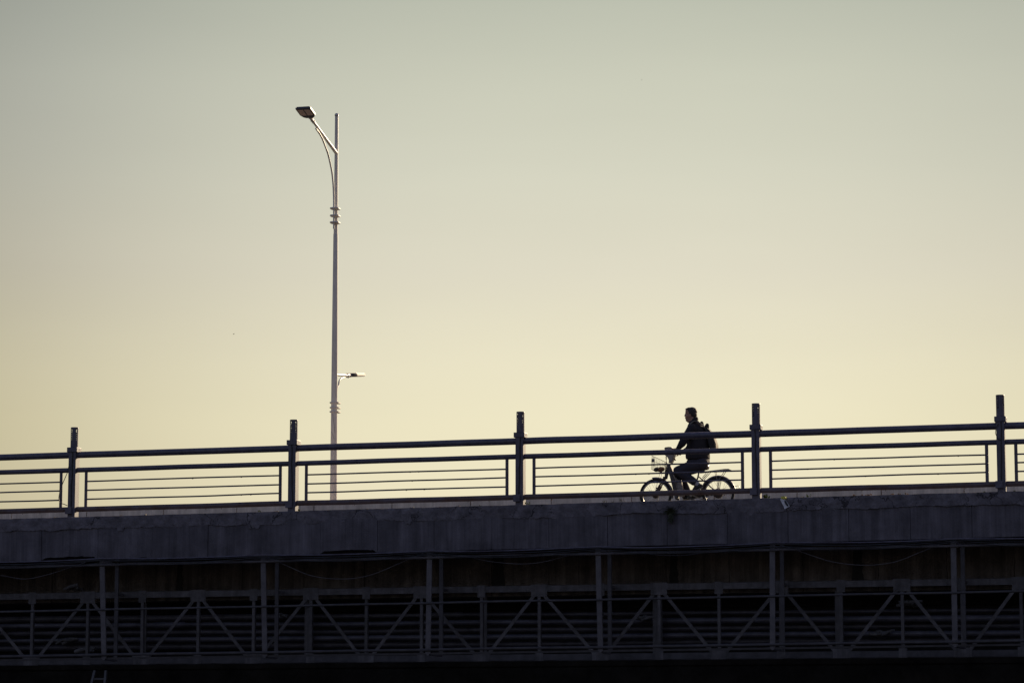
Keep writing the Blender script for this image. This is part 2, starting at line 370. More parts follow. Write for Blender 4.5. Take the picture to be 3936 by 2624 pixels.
# coping: a long strip whose edges are broken away
cb = MB(); xs = []; x = -16.0
while x < 14.5: xs.append(x); x += 0.022
xs = [XA, -40, -25] + xs + [25, 40, XB]
rings = []
for x in xs:
    zt = cop_top(x).z; zb = cop_bot(x).z
    ch = max(0, nz(x, 3.1, 0, 1.3) - 0.25) * 0.05 + max(0, nz(x, 7.7, 0, 5.0)) * 0.016
    bb = nz(x, 1.2, 0, 0.7) * 0.03 + nz(x, 9.2, 0, 3.1) * 0.02 + nz(x, 2.2, 0, 9) * 0.014 + nz(x, 4.2, 0, 27) * 0.011 + (0.05 if nz(x, 6.6, 0, 2.3) > 0.42 else 0.0)
    r = [Vector((x, 0.45, zt)), Vector((x, FY + 0.03 + ch, zt + 0.002))]
    for k in range(7):
        t = k / 6; z = zt - ch*0.6 - (zt - zb) * t - bb * t
        q = nz(x, z, 0.3, 3.0) * 0.014 + nz(x, z, 5.3, 11.0) * 0.011 + nz(x, z, 2.3, 30.0) * 0.006 + 0.012
        r.append(Vector((x, FY + q + (ch if k == 0 else 0), z)))
    r.append(Vector((x, FY + 0.1, zb - bb - 0.004))); r.append(Vector((x, 0.45, zb + 0.02)))
    rings.append(r)
cb.loft(rings); cb.build('coping', 'coping', bridge, smooth=40)
# fascia panels
jp = [-272, -58, 160, 377.7, 587, 800.5, 1016, 1231.6, 1451, 1669, 1891, 2110, 2335, 2565, 2797, 3030, 3263, 3500, 3737, 3975, 4218]
jx = [P(p, 2060, -0.17).x for p in jp]
stp = (jx[-1] - jx[0]) / (len(jx) - 1)
for k in range(6): jx = [jx[0] - stp] + jx + [jx[-1] + stp]
for i in range(len(jx) - 1):
    a, b = jx[i] + 0.003, jx[i+1] - 0.003; px0 = jp[i-6] if 6 <= i < len(jp)+5 else None
    broken = px0 in (160, 1231.6); ragged = px0 in (1669, 377.7)
    off = random.uniform(-0.010, 0.010); dz = random.uniform(-0.004, 0.004)
    top = [Vector((a, -0.178+off, cop_bot(a).z + 0.05)), Vector((b, -0.178+off, cop_bot(b).z + 0.05))]
    bot = []; n = 40
    for k in range(n+1):
        t = 1 - k/n; x = a + (b-a)*t; z = fas_bot(x).z + dz
        if broken:
            e = min(1, t*14, (1-t)*14); z += e*(0.036 + 0.03*(0.5-abs(t-0.55)) + nz(x, 4, 0, 9)*0.018 + nz(x, 6, 0, 30)*0.006)
        elif ragged: z += max(0, nz(x, 8, 0, 6)) * 0.03
        bot.append(Vector((x, -0.178+off, z)))
    m = MB(); m.prism([top[0], top[1]] + bot, (0, 0.15, 0)); m.build('fascia_panel', 'fascia', bridge)
for x0, x1 in ((XA, jx[0]), (jx[-1], XB)):
    m = MB(); m.prism([(x0,-0.17,fas_bot(x0).z),(x1,-0.17,fas_bot(x1).z),(x1,-0.17,cop_bot(x1).z),(x0,-0.17,cop_bot(x0).z)], (0, .16, 0))
    m.build('fascia_panel', 'fascia', bridge)
# deck slab behind the fascia, down to the fascia bottom
m = MB(); za, zb_ = fas_bot(XA).z + 0.05, fas_bot(XB).z + 0.05
ta, tb = road_z(XA) - 0.06, road_z(XB) - 0.06
m.add([(XA,0.0,za),(XB,0.0,zb_),(XB,24.3,zb_),(XA,24.3,za),(XA,0.0,ta-0.1),(XB,0.0,tb-0.1),(XB,24.3,tb),(XA,24.3,ta)],
      [(0,1,2,3),(4,5,6,7),(0,1,5,4),(1,2,6,5),(2,3,7,6),(3,0,4,7)])
m.build('deck_slab', 'girder', bridge)
gird_bot = line(P(0, 2318, 1.25), P(3936, 2262, 1.25))
m = MB()
gj = [P(p, 2230, 1.25).x for p in (-500, -265, -30, 200, 430, 690, 930, 1168, 1400, 1660, 1890, 2225, 2560, 2803, 3087, 3376, 3640, 3900, 4200, 4480)]
gj = [XA] + gj + [XB]
for i in range(len(gj)-1):
    a, b = gj[i]+0.004, gj[i+1]-0.004; o = random.uniform(0, 0.012)
    pts = [Vector((a,1.25+o,gird_bot(a).z)),Vector((b,1.25+o,gird_bot(b).z)),Vector((b,1.25+o,fas_bot(b).z+0.04)),Vector((a,1.25+o,fas_bot(a).z+0.04))]
    m.prism(pts, (0, 0.5, 0))
m.build('girder', 'girder', bridge)
for px, w in ((1915, 58), (2590, 40), (3297, 50), (690, 30)):
    m = MB(); c = P(px, 2225, 1.245); ww = w/250/2
    zt = fas_bot(c.x).z + 0.0; zb = gird_bot(c.x).z + 0.06; o1 = []; o2 = []
    for k in range(13):
        t = k/12; z = zt + (zb-zt)*t; hw = ww*(0.55+0.35*t+0.35*abs(nz(c.x+t*3, px, 0, 2.7)))
        o1.append(Vector((c.x-hw, 1.243, z))); o2.append(Vector((c.x+hw+0.03*nz(t*4, px, 1, 2), 1.243, z)))
    m.prism(o1 + o2[::-1], (0, 0.02, 0)); m.build('water_stain', 'stain', bridge)

# masonry wall behind, in courses
mw = thing('masonry_wall', 'dark masonry wall in long courses under the bridge behind the pipes', 'wall', (0, 2.4, 0))
m = MB(); z = 0.0; k = 0
while z < 4.6:
    h = 0.30; o = random.uniform(0, 0.02)
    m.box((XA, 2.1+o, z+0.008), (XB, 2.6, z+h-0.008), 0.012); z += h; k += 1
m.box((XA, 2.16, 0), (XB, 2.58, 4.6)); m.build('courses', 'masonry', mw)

# ------------------------------------------------------------------ railing
rail = thing('bridge_railing', 'dark blue grey steel tube railing with perforated post tops along the bridge edge', 'railing', (0, 0, cop_top(0).z))
top_l = line(P(0, 1757.4, 0), P(3829.5, 1637.7, 0)); mid_l = line(P(0, 1814.8, 0), P(3829.5, 1699, 0))
bar_l = [line(P(0, a, 0), P(3787.7, b, 0)) for a, b in ((1858.6, 1747.4), (1893, 1781.3), (1928, 1814.8))]
bot_l = line(P(0, 1964.5, 0), P(3829.5, 1860, 0))
PF = -0.085
pxs = [P(a, 1850, PF).x for a in (275.2, 1120.9, 1995.7, 2905.1, 3849.3)]
sp = (pxs[-1]-pxs[0])/4
posts = [pxs[0]-2*sp, pxs[0]-sp] + pxs + [pxs[-1]+sp, pxs[-1]+2*sp]
ref = 1995.7
zref = cop_top(pxs[2]).z
def hz(y): return P(ref, y, PF).z - zref
H_col_t, H_col_b, H_tube = hz(1661), hz(1680), hz(1580)
H_b0, H_b1 = hz(1927), hz(1900)
PW = 0.122
def perforated(x, z0, z1, parent):
    n, r = 40, 0.0625; rows = [0, .05, .12, .30, .345, .39, .435, .48, .525, .57, .615, .66, .705, .75, .80, .86, .92, .97, 1.0]
    vs = []; fs = []
    for t in rows:
        for k in range(n):
            a = 2*math.pi*k/n; vs.append((x + r*math.cos(a), 0.0 + r*math.sin(a), z0 + (z1-z0)*t))
    # groups of slots around the tube
    holes = set()
    for az in (69, 151, 238, 319):
        kc = round(az/360*n)
        for i in range(3, 16):
            if rows[i] > 0.31 and i % 2 == 1:
                holes |= {(i, kc % n), (i, (kc+1) % n)}
                if random.random() < 0.5: holes.add((i, (kc-1) % n))
    holes |= {(14, k) for i, k in list(holes) if i == 13 and k % 2}
    for i in range(len(rows)-1):
        for k in range(n):
            if (i, k) in holes: continue
            fs.append((i*n+k, i*n+(k+1)%n, (i+1)*n+(k+1)%n, (i+1)*n+k))
    m = MB(); m.add(vs, fs); o = m.build('perforated_tube', 'rail', parent, smooth=40)
    sm = o.modifiers.new('s', 'SOLIDIFY'); sm.thickness = 0.005; sm.offset = -1
    return o
for i, x in enumerate(posts):
    zc = cop_top(x).z
    m = MB(); m.box((x-PW/2, PF, zc-0.05), (x+PW/2, PF+0.17, zc+H_col_t-0.004), 0.006)
    post = m.build('post', 'rail', rail)
    m = MB(); m.box((x-PW/2-0.024, PF-0.016, zc+H_col_b), (x+PW/2+0.024, PF+0.186, zc+H_col_t), 0.005)
    m.tube([(x+PW/2+0.02, 0, zc+H_col_b+0.04), (x+PW/2+0.03, 0, zc+H_col_b+0.04)], 0.007, 8)
    m.build('collar', 'rail', post)
    perforated(x, zc+H_col_t-0.002, zc+H_tube, post)
    m = MB(); m.box((x-0.085, PF-0.05, zc+H_b0), (x+0.02, PF-0.001, zc+H_b1), 0.005); m.build('junction_box', 'rail', post)
    pts = []
    for k in range(16):
        t = k/15; z = zc + H_col_b + 0.01 + (H_b1 - H_col_b - 0.01) * t
        pts.append((x + 0.005 + 0.012*nz(x, t*2.2, 0, 1.7) + 0.02*(t-0.5)*(1 if i % 2 else -1), PF-0.008, z))
    m = MB(); m.tube(pts, 0.0075, 6)
    if i == 2:          # loose loop hanging to the left of the first post in view
        q = [P(265, 1790, PF-.03), P(258, 1818, PF-.05), P(243, 1852, PF-.06), P(231, 1882, PF-.06), P(226, 1912, PF-.05), P(229, 1932, PF-.03), P(245, 1936, PF-.03), P(259, 1942, PF-.02)]
        m.tube(q, 0.006, 6)
    if i == 6:
        q = [P(3838, 1628, PF-.02), P(3828, 1645, PF-.03), P(3826, 1664, PF-.03), P(3834, 1684, PF-.02), P(3848, 1692, PF-.01)]
        m.tube(q, 0.005, 6)
    m.build('cable', 'cable', post)
UO = 52 / 252 / 0.97
def wavy(l, a, b, amp, n=14, seed=0.0):
    return [l(a + (b-a)*k/n) + Vector((0, 0, amp*nz(a + (b-a)*k/n, seed, 0, 0.9))) for k in range(n+1)]
for i in range(len(posts)-1):
    a, b = posts[i], posts[i+1]; pa, pb = a + PW/2 - 0.004, b - PW/2 + 0.004
    m = MB(); m.tube(wavy(top_l, pa, pb, 0.006, seed=1), 0.0515, 20, cap=False); m.build('top_rail', 'rail', rail, smooth=50)
    m = MB(); m.tube(wavy(mid_l, pa, pb, 0.005, seed=2), 0.0395, 18, cap=False); m.build('middle_rail', 'rail', rail, smooth=50)
    m = MB(); m.tube(wavy(bot_l, pa, pb, 0.006, seed=3), 0.041, 18, cap=False)
    for kk in range(3):
        xx = pa + (pb-pa)*random.uniform(0.1, 0.9); pz = bot_l(xx)
        m.tube([pz + Vector((0, 0, -0.03)), pz + Vector((0.004, 0, -0.055)), pz + Vector((0.002, 0, -0.062))], [0.006, 0.005, 0.002], 6)
    m.build('bottom_rail', 'rust', rail, smooth=50)
    ua, ub = a + UO, b - UO
    for u in (ua, ub):
        m = MB(); m.tube([bot_l(u, 0.03), mid_l(u, -0.03)], 0.0255, 14, cap=False)
        for l in bar_l: m.ell(l(u), (0.028, 0.026, 0.014), n=10, m=6)
        m.build('upright', 'rail', rail, smooth=50)
    for j, l in enumerate(bar_l):
        m = MB(); m.tube(wavy(l, ua+0.02, ub-0.02, 0.006, n=24, seed=5+j), 0.0125, 8, cap=False)
        for kk in range(2):
            xx = random.uniform(ua+0.2, ub-0.2); m.ell(l(xx) + Vector((0, 0, -0.009)), (0.012, 0.008, 0.006), n=8, m=5)
        m.build('infill_bar', 'rail', rail, smooth=50)

# ------------------------------------------------------------------ far barrier
BY = 10.0
bar_top = line(P(0, 1962.0, BY), P(3829.5, 1858.5, BY))
bw = thing('concrete_barrier', 'pale jointed concrete barrier along the far side of the roadway', 'barrier', (0, BY, road_z(0)))
jpx = [45, 333, 628, 910, 1206, 1506, 1808, 2118, 2427, 2745, 3064, 3388, 3707, 4040]
jw = [P(p, 1950, BY).x for p in jpx]; st = (jw[-1]-jw[0])/(len(jw)-1)
for k in range(6): jw = [jw[0]-st] + jw + [jw[-1]+st]
for i in range(len(jw)-1):
    a, b = jw[i]+0.008, jw[i+1]-0.008; o = random.uniform(0, 0.012)
    m = MB(); pts = [(a,BY+o,road_z(a)-0.05),(b,BY+o,road_z(b)-0.05),(b,BY+o,bar_top(b).z),(a,BY+o,bar_top(a).z)]
    m.prism(pts, (0, 0.28, 0)); m.build('barrier_block', 'barrier', bw)

# ------------------------------------------------------------------ lamp post
LY = 13.0
lb = P(1282, 1924, LY); LX = lb.x
lz0 = road_z(LX)
lp = thing('street_lamp', 'tall white street lamp pole with two lamp arms behind the bridge railing', 'street lamp', (LX, LY, lz0))
def LP(x, y): return P(x, y, LY)
def rad(w, y): return w / 2 * (LP(1300, y) - LP(1299, y)).length
m = MB()
m.tube([(LX, LY, lz0)] + [(LX, LY, LP(1285, y).z) for y in (1924, 1380, 900)], [rad(29, 1924), rad(26.5, 1924), rad(22.6, 1380), rad(17.4, 900)], 16)
pole = m.build('pole', 'pole', lp, smooth=40)
m = MB(); m.tube([(LX, LY, LP(1290, 901).z), (LX, LY, LP(1293, 590).z), (LX, LY, LP(1295, 448).z)], [rad(15.6, 900), rad(13.4, 590), rad(12.6, 448)], 16)
m.build('upper_pole', 'pole', lp, smooth=40)
m = MB(); c = Vector((LX, LY, LP(1296, 443).z)); m.ell(c, (0.043, 0.043, 0.041), n=28, m=18); m.tube([c + Vector((0,0,-.055)), c + Vector((0,0,-.03))], 0.034, 16)
m.build('ball_finial', 'ball', lp, smooth=40)
def AX(x, y): return PX(x, y, LX)
r_arm = 0.036
# main arm, reaching over the near lanes
a0 = Vector((LX, LY - 0.03, AX(1293, 588).z)); a1 = AX(1208, 474); a2 = AX(1190, 448)
m = MB(); m.tube([a0, a2], [0.036, 0.024], 14); arm = m.build('lamp_arm', 'pole', lp, smooth=40)
m = MB(); m.tube([a1.lerp(a2, .1), a2 + (a2-a1)*.3], 0.031, 14); m.tube([a1.lerp(a2, .3) + Vector((-.045, 0, .0)), a1.lerp(a2, .3) + Vector((.05, 0, .0))], 0.009, 8); m.tube([a1.lerp(a2, .7) + Vector((-.045, 0, 0)), a1.lerp(a2, .7) + Vector((.05, 0, 0))], 0.009, 8)
m.build('clamp', 'lampsilver', arm, smooth=40)
bp_ = [AX(1214.5, 495), AX(1228, 514), AX(1239, 534), AX(1250, 562), AX(1260, 590), AX(1268, 622), AX(1275.5, 660), AX(1280, 700), AX(1282.5, 745)]
yb = bp_[-1].y
bp_ += [Vector((LX, bp_[-1].y + .02, AX(1283, 790).z)), Vector((LX, bp_[-1].y + .03, LP(1283, 884).z))]
bp_ = [Vector((LX, min(p.y, LY - 0.13), p.z)) for p in bp_]
m = MB(); m.tube(catm(bp_), 0.0175, 12); m.build('arm_brace', 'pole', lp, smooth=50)
def collar(zc, sgn, ext, r):
    m = MB(); pts = []
    for k in range(24):
        a = 2*math.pi*k/24; pts.append(Vector((LX + r*1.12*math.cos(a), LY + r*1.05*math.sin(a) + (sgn*ext if sgn*math.sin(a) > 0 else 0), zc)))
    m.prism(pts, (0, 0, 0.022)); return m.build('collar', 'pole', lp)
for y in (806, 834, 860): collar(LP(1287, y).z, -1, 0.09, 0.085)
for y in (1549, 1568, 1584): collar(LP(1284, y).z, 1, 0.12, 0.085)
# main lamp head: near end up-left
n0 = AX(1150 + 13, 419); f0 = AX(1189, 454)
def lamp_head(p_end, p_root, wid, thick, parent):
    ax = (p_end - p_root); L = ax.length; ax.normalize(); side = Vector((1, 0, 0)); up = side.cross(ax).normalized()
    if up.z < 0: up = -up
    def q(u, s, h): return p_root + ax*u + side*s + up*h
    m = MB(); out = []
    w = wid/2
    prof = [(-0.02, 0.45), (0.02, 0.8), (0.09, 1.0), (L-0.03, 1.0), (L, 0.96)]
    ptsR = [q(u, w*k, 0) for u, k in prof]; ptsL = [q(u, -w*k, 0) for u, k in prof]
    m.prism(ptsR + ptsL[::-1], up*thick); h = m.build('lamp_head', 'lampgrey', parent)
    bv = h.modifiers.new('b', 'BEVEL'); bv.width = 0.014; bv.segments = 2; bv.limit_method = 'ANGLE'; bv.angle_limit = R(25)
    for s in (-1, 1):
        m = MB(); c0, c1 = (0.012, w*0.86) if s > 0 else (-w*0.86, -0.012)
        m.prism([q(0.13, c0, -0.004), q(0.13, c1, -0.004), q(L-0.045, c1, -0.004), q(L-0.045, c0, -0.004)], up*0.012)
        m.build('lens_panel', 'lens', h)
    m = MB()
    m.prism([q(0.1, w+0.002, thick*0.2), q(L-0.02, w+0.002, thick*0.2), q(L-0.02, w+0.014, thick*0.2), q(0.1, w+0.014, thick*0.2)], up*thick*0.65)
    m.prism([q(0.1, -w-0.002, thick*0.2), q(L-0.02, -w-0.002, thick*0.2), q(L-0.02, -w-0.014, thick*0.2), q(0.1, -w-0.014, thick*0.2)], up*thick*0.65)
    for kk in range(5):
        s = -w*0.8 + kk*w*0.4
        m.prism([q(0.1, s-0.006, thick), q(L-0.04, s-0.006, thick), q(L-0.04, s+0.006, thick), q(0.1, s+0.006, thick)], up*0.006)
    m.build('cooling_fins', 'lampsilver', h)
    return h
lamp_head(n0, f0, 0.285, 0.055, lp)
# lower arm, reaching away over the footway
b0 = Vector((LX, LY + 0.05, AX(1299, 1443).z)); b1 = AX(1334, 1442.5)
m = MB(); m.tube([b0, b1], 0.03, 14); arm2 = m.build('lamp_arm', 'pole', lp, smooth=40)
m = MB(); m.tube([b1 - Vector((0, .02, 0)), AX(1346, 1442)], 0.042, 14)
m.tube([AX(1334, 1436) , AX(1334, 1452)], 0.01, 8); m.tube([AX(1339, 1440), AX(1339, 1453)], 0.01, 8); m.build('clamp', 'lampsilver', arm2, smooth=40)
lamp_head(AX(1383, 1447), AX(1345, 1447), 0.235, 0.07, lp)
m = MB(); m.tube(catm([AX(1324, 1451), AX(1316, 1451.5), AX(1309, 1456), AX(1303.5, 1466), AX(1301, 1480), Vector((LX, LY+.16, LP(1300, 1500).z)), Vector((LX, LY+.15, LP(1300, 1594).z))]), 0.017, 10)
m.build('arm_brace', 'pole', lp, smooth=50)
m = MB(); m.tube([(LX-.01, LY-.079, LP(1285, 1590).z), (LX+.01, LY-.079, LP(1285, 1615).z), (LX+.03, LY-.078, LP(1285, 1640).z), (LX+.035, LY-.079, LP(1285, 1665).z)], 0.0022, 5)
m.tube([(LX-.03, LY-.078, LP(1285, 1660).z), (LX+.0, LY-.082, LP(1285, 1675).z), (LX+.03, LY-.08, LP(1285, 1690).z)], 0.0022, 5)
m.build('stray_wire', 'cable', lp)

# ------------------------------------------------------------------ steel truss with pipes
TY = 0.30
tt = line(P(0, 2293, TY), P(3936, 2233, TY)); tb_ = line(P(0, 2543, TY), P(3500, 2511, TY))
truss = thing('steel_truss', 'long grey steel lattice truss hung under the bridge edge', 'truss', (0, TY, tb_(0).z))
s0 = (P(1969, 2400, TY) - P(1968, 2400, TY)).length
nodes = [-95, 125, 338, 548, 763, 976, 1196, 1409, 1621, 1852, 2074, 2310, 2535, 2765, 3002, 3235, 3470, 3700, 3927]
nxs = [P(p, 2400, TY).x for p in nodes]; ns = (nxs[-1]-nxs[0])/(len(nxs)-1)
pre = [nxs[0]-ns*k for k in range(8, 0, -1)]; post_ = [nxs[-1]+ns*k for k in range(1, 9)]
allx = pre + nxs + post_
xl, xr = allx[0]-0.5, allx[-1]+0.5
m = MB(); m.bar(tt(xl), tt(xr), 0.092, 0.06); m.bar(tt(xl, 0.03, 0.05), tt(xr, 0.03, 0.05), 0.012, 0.09); m.build('top_chord', 'steel', truss)
m = MB(); m.bar(tb_(xl), tb_(xr), 0.092, 0.06); m.bar(tb_(xl, -.03, .05), tb_(xr, -.03, .05), 0.012, .09); m.build('bottom_chord', 'darksteel', truss)
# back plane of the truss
m = MB(); m.bar(tt(xl, 0.06, 1.0-TY), tt(xr, 0.06, 1.0-TY), 0.07, 0.06); m.bar(tb_(xl, 0, 1.0-TY), tb_(xr, 0, 1.0-TY), 0.07, 0.06); m.build('rear_chords', 'darksteel', truss)
for i, x in enumerate(allx):
    big = (i % 2 == 0); t, b = tt(x), tb_(x)
    gw, gh = (0.125, 0.10) if big else (0.062, 0.10)
    m = MB(); m.box((x-gw, TY-0.036, t.z-gh-0.02), (x+gw, TY-0.0305, t.z+0.065)); m.build('gusset_plate', 'steel', truss)
    gw2 = 0.062 if big else 0.13
    m = MB(); m.box((x-gw2, TY-0.036, b.z-0.055), (x+gw2, TY-0.0305, b.z+0.085)); m.build('gusset_plate', 'steel', truss)
    m = MB(); m.bar((x, TY-0.02, t.z-0.04), (x, TY-0.02, b.z+0.04), 0.045, 0.018); m.bar((x+0.02, TY+.01, t.z-0.04), (x+0.02, TY+.01, b.z+0.04), 0.008, 0.045); m.build('vertical', 'steel', truss)
    m = MB(); m.bar((x, TY, t.z+.01), (x, 1.0, t.z+.06), 0.05, 0.05); m.bar((x, TY, b.z), (x, 1.0, b.z), 0.05, 0.05); m.build('cross_member', 'darksteel', truss)
    if big:
        for s in (-1, 1):
            if not 0 <= i+s < len(allx): continue
            xn = allx[i+s]; q0 = Vector((x + s*0.085, TY-0.021, t.z-0.11)); q1 = Vector((xn - s*0.10, TY-0.021, tb_(xn).z+0.045))
            m = MB(); m.bar(q0, q1, 0.05, 0.016); m.build('diagonal', 'steel', truss)
for px, w in ((1184, 27), (2528, 36), (3226, 29), (1864, 16), (556, 14)):
    c = P(px, 2430, TY+0.1); m = MB(); m.bar((c.x, TY+0.1, tt(c.x).z-0.06), (c.x, TY+0.1, tb_(c.x).z), w/248, 0.02); m.build('hanger_plate', 'steel', truss)

names = ['topmost', 'second from top', 'middle', 'second from bottom', 'lowest']
for k, (ya, yb, yy) in enumerate(((2380, 2342, 0.86), (2408, 2372, 0.62), (2436, 2400, 0.74), (2462, 2430, 0.55), (2488, 2458, 0.68))):
    l = line(P(0, ya, yy), P(3936, yb, yy)); m = MB()
    ptsx = [XA, -20] + [-16 + 0.5*j for j in range(62)] + [20, XB]
    rr_ = []; cur = 0.042 if k != 2 else 0.034; pp_ = []
    for x in ptsx:
        step = random.random() < 0.16
        if step:
            pp_.append(l(x - 0.02) + Vector((0, 0, 0.02*nz(x, k, 3, .35)))); rr_.append(cur)
            cur = random.choice((0.030, 0.036, 0.041, 0.044, 0.05))
        pp_.append(l(x) + Vector((0, 0.01*nz(x, k, 0, .3), 0.02*nz(x, k, 3, .35)))); rr_.append(cur)
    m.tube(pp_, rr_, 14)
    tag(m.build('pipe', 'pipe', smooth=50), 'long grey wrapped pipe, %s of the five lying inside the steel truss' % names[k], 'pipe', 'pipes inside the truss')
# loose lagging
lagspec = [((255, 2463), 70, 'torn lagging roll end left of the first truss post'), ((330, 2496), 60, 'ragged lagging lying low on the pipes near the left edge'),
           ((1085, 2365), 34, 'crumpled pale lagging flap hanging from the pipes near the second guard post'), ((2480, 2375), 60, 'bulging torn lagging wrapped round the upper pipe right of centre'),
           ((3390, 2432), 80, 'shredded lagging strips under the pipes near the right edge'), ((3500, 2318), 90, 'lifted pipe lagging sloping up at the right end'),
           ((290, 2258), 60, 'tangle of pale rags lying on the truss top at left')]
for (px, py), w, lab in lagspec:
    c = P(px, py, 0.5); m = MB(); L = w/250
    for j in range(5):
        rx = random.uniform(-.3, .3)*L; a = random.uniform(-.25, .25)
        d = Vector((math.cos(a)*L*random.uniform(.25, .5), random.uniform(-.05, .05), math.sin(a)*L*.3))
        m.tube([c + Vector((rx, 0.05*j-.1, random.uniform(-.03, .03))) - d, c + Vector((rx, .05*j-.1, random.uniform(-.03, .03))), c + Vector((rx, .05*j-.1, random.uniform(-.03, .03))) + d],
               [random.uniform(.01, .03), random.uniform(.02, .04), random.uniform(.008, .03)], 8)
    tag(m.build('pipe_lagging', 'lag', smooth=60), lab, 'lagging', 'torn pipe lagging')

# ------------------------------------------------------------------ maintenance guard frame in front
GY, GR = -0.75, 0.05
gt = line(P(0, 2179.7, GY), P(3936, 2090.4, GY)); gm = line(P(0, 2349.7, GY), P(3936, 2270, GY)); gb = line(P(0, 2521, GY), P(3936, 2460, GY))
gd = thing('catwalk_frame', 'grey steel catwalk frame of uprights and three rails hung before the truss', 'catwalk', (0, GY, gb(0).z))
gx0, gx1 = gt(0).x - 22, 22
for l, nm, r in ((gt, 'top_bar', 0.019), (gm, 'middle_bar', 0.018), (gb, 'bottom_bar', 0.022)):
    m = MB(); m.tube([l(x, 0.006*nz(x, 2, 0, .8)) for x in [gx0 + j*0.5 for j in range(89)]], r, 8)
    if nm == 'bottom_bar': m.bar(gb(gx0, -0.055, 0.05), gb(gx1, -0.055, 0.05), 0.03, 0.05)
    m.build(nm, 'darksteel' if nm != 'top_bar' else 'guard', gd, smooth=40)
fpx = [(390, 399), (1009.5, 1017), (1650, 1644), (2298, 2307), (2969, 2969), (3666, 3671)]
rpx = [448, 1064, 1696, 2344, 3008, 3704]
fx = [(P(a, 2180, GY).x, P(b, 2490, GY).x) for a, b in fpx]; d = fx[1][0]-fx[0][0]
fx = [(fx[0][0]-d*k, fx[0][0]-d*k) for k in (4, 3, 2, 1)] + fx + [(fx[-1][0]+d*k, fx[-1][0]+d*k) for k in (1, 2, 3)]
for i, (xa, xb) in enumerate(fx):
    m = MB(); m.bar(gt(xa, 0.09, 0.022), gb(xb, -0.06, 0.022), 0.078, 0.03); m.bar(gt(xa-.035, .0, .05), gb(xb-.035, 0, .05), 0.008, 0.05)
    m.build('upright', 'guard', gd)
    xr_ = P(rpx[i-4], 2330, GR).x if 4 <= i < 10 else xa + 0.03
    zt = fas_bot(xr_).z + 0.05; zb = gb(xr_).z - 0.03
    m = MB(); m.bar((xr_, GR, zt), (xr_, GR, zb), 0.06, 0.035); m.build('rear_upright', 'darksteel', gd)
    m = MB(); m.bar((xb, GY, zb-.03), (xr_, GR, zb-.03), 0.04, 0.04); m.bar((xa, GY+.03, gt(xa).z+.06), (xr_, GR, gt(xa).z+.06), 0.03, 0.03)
    zm = tt(xr_).z; m.bar((xr_, GR, zm), (xr_+.02, TY, zm), 0.04, 0.04); m.build('bracket', 'guard', gd)

# cables draped along the top bar and sagging wires
for k in range(4):
    pts = []; lo = -16 + k*0.3
    for j in range(300):
        x = lo + j*0.1
        near = min(range(len(fx)), key=lambda i: abs(fx[i][0]-x)); dd = abs(fx[near][0]-x)/(abs(d)/2)
        pts.append(gt(x) + Vector((0, -0.02 - 0.02*k + 0.01*nz(x, k, 0, 1), 0.105 - 0.022*k - (0.03+0.012*k)*(1-(1-min(1, dd))**2) + 0.012*nz(x, k*3.3, 0, .7))))
    m = MB(); m.tube(pts, (0.011, 0.008, 0.007, 0.006)[k], 6)
    tag(m.build('cable', 'cable' if k else M['rail'], smooth=60), ('thick upper cable tied along the top bar of the catwalk frame', 'second cable under the thick one along the catwalk top bar',
        'thin third cable drooping along the catwalk top bar', 'thinnest lowest cable strung along the catwalk top bar')[k], 'cable', 'cables along the catwalk')
sag = [([(-330, 2150), (-160, 2196), (0, 2210), (95, 2224), (180, 2208), (257, 2184), (330, 2160)], 'slack wire sagging under the top bar at the far left'),
       ([(1025, 2137), (1100, 2172), (1200, 2212), (1315, 2224), (1420, 2210), (1540, 2162), (1638, 2120)], 'slack wire in a deep loop between the second and third catwalk uprights'),
       ([(1790, 2136), (1880, 2156), (2000, 2166), (2090, 2158), (2190, 2133)], 'slack wire in a shallow loop left of the fourth catwalk upright'),
       ([(2440, 2116), (2497, 2129), (2595, 2134), (2660, 2130), (2740, 2118)], 'nearly straight wire dipping under the top bar right of the fourth upright'),
       ([(2979, 2086), (3080, 2120), (3200, 2158), (3327, 2171), (3440, 2158), (3540, 2120), (3610, 2092)], 'slack wire in a deep loop near the right end of the catwalk')]
for pts, lab in sag:
    m = MB(); out = catm([P(a, b, GY+0.06) for a, b in pts]); m.tube(out, 0.005, 6)
    tag(m.build('slack_wire', 'guard', smooth=60), lab, 'wire', 'slack wires under the catwalk bar')

# ladder below
ldr = thing('ladder', 'dark grey ladder top leaning under the truss at the lower left', 'ladder', Vector((P(382, 2600, 0.1).x, 0.0, 0)))
L0, L1 = P(365, 2576, 0.1), P(352, 2624, 0.1); R0, R1 = P(408, 2576, 0.1), P(412, 2624, 0.1)
def down(a, b): t = -a.z/(b.z-a.z); q = a + (b-a)*t; return Vector((a.x + (q.x-a.x)*0.45, a.y-0.9, 0.0))
for a, b in ((L0, L1), (R0, R1)):
    e = down(a, b); m = MB(); m.bar(a, e, 0.035, 0.05); m.build('side_rail', 'ladder', ldr)
eL, eR = down(L0, L1), down(R0, R1)
for k in range(9):
    t = 0.045 + k*0.11; m = MB(); m.tube([L0.lerp(eL, t), R0.lerp(eR, t)], 0.018, 8); m.build('rung', 'ladder', ldr)

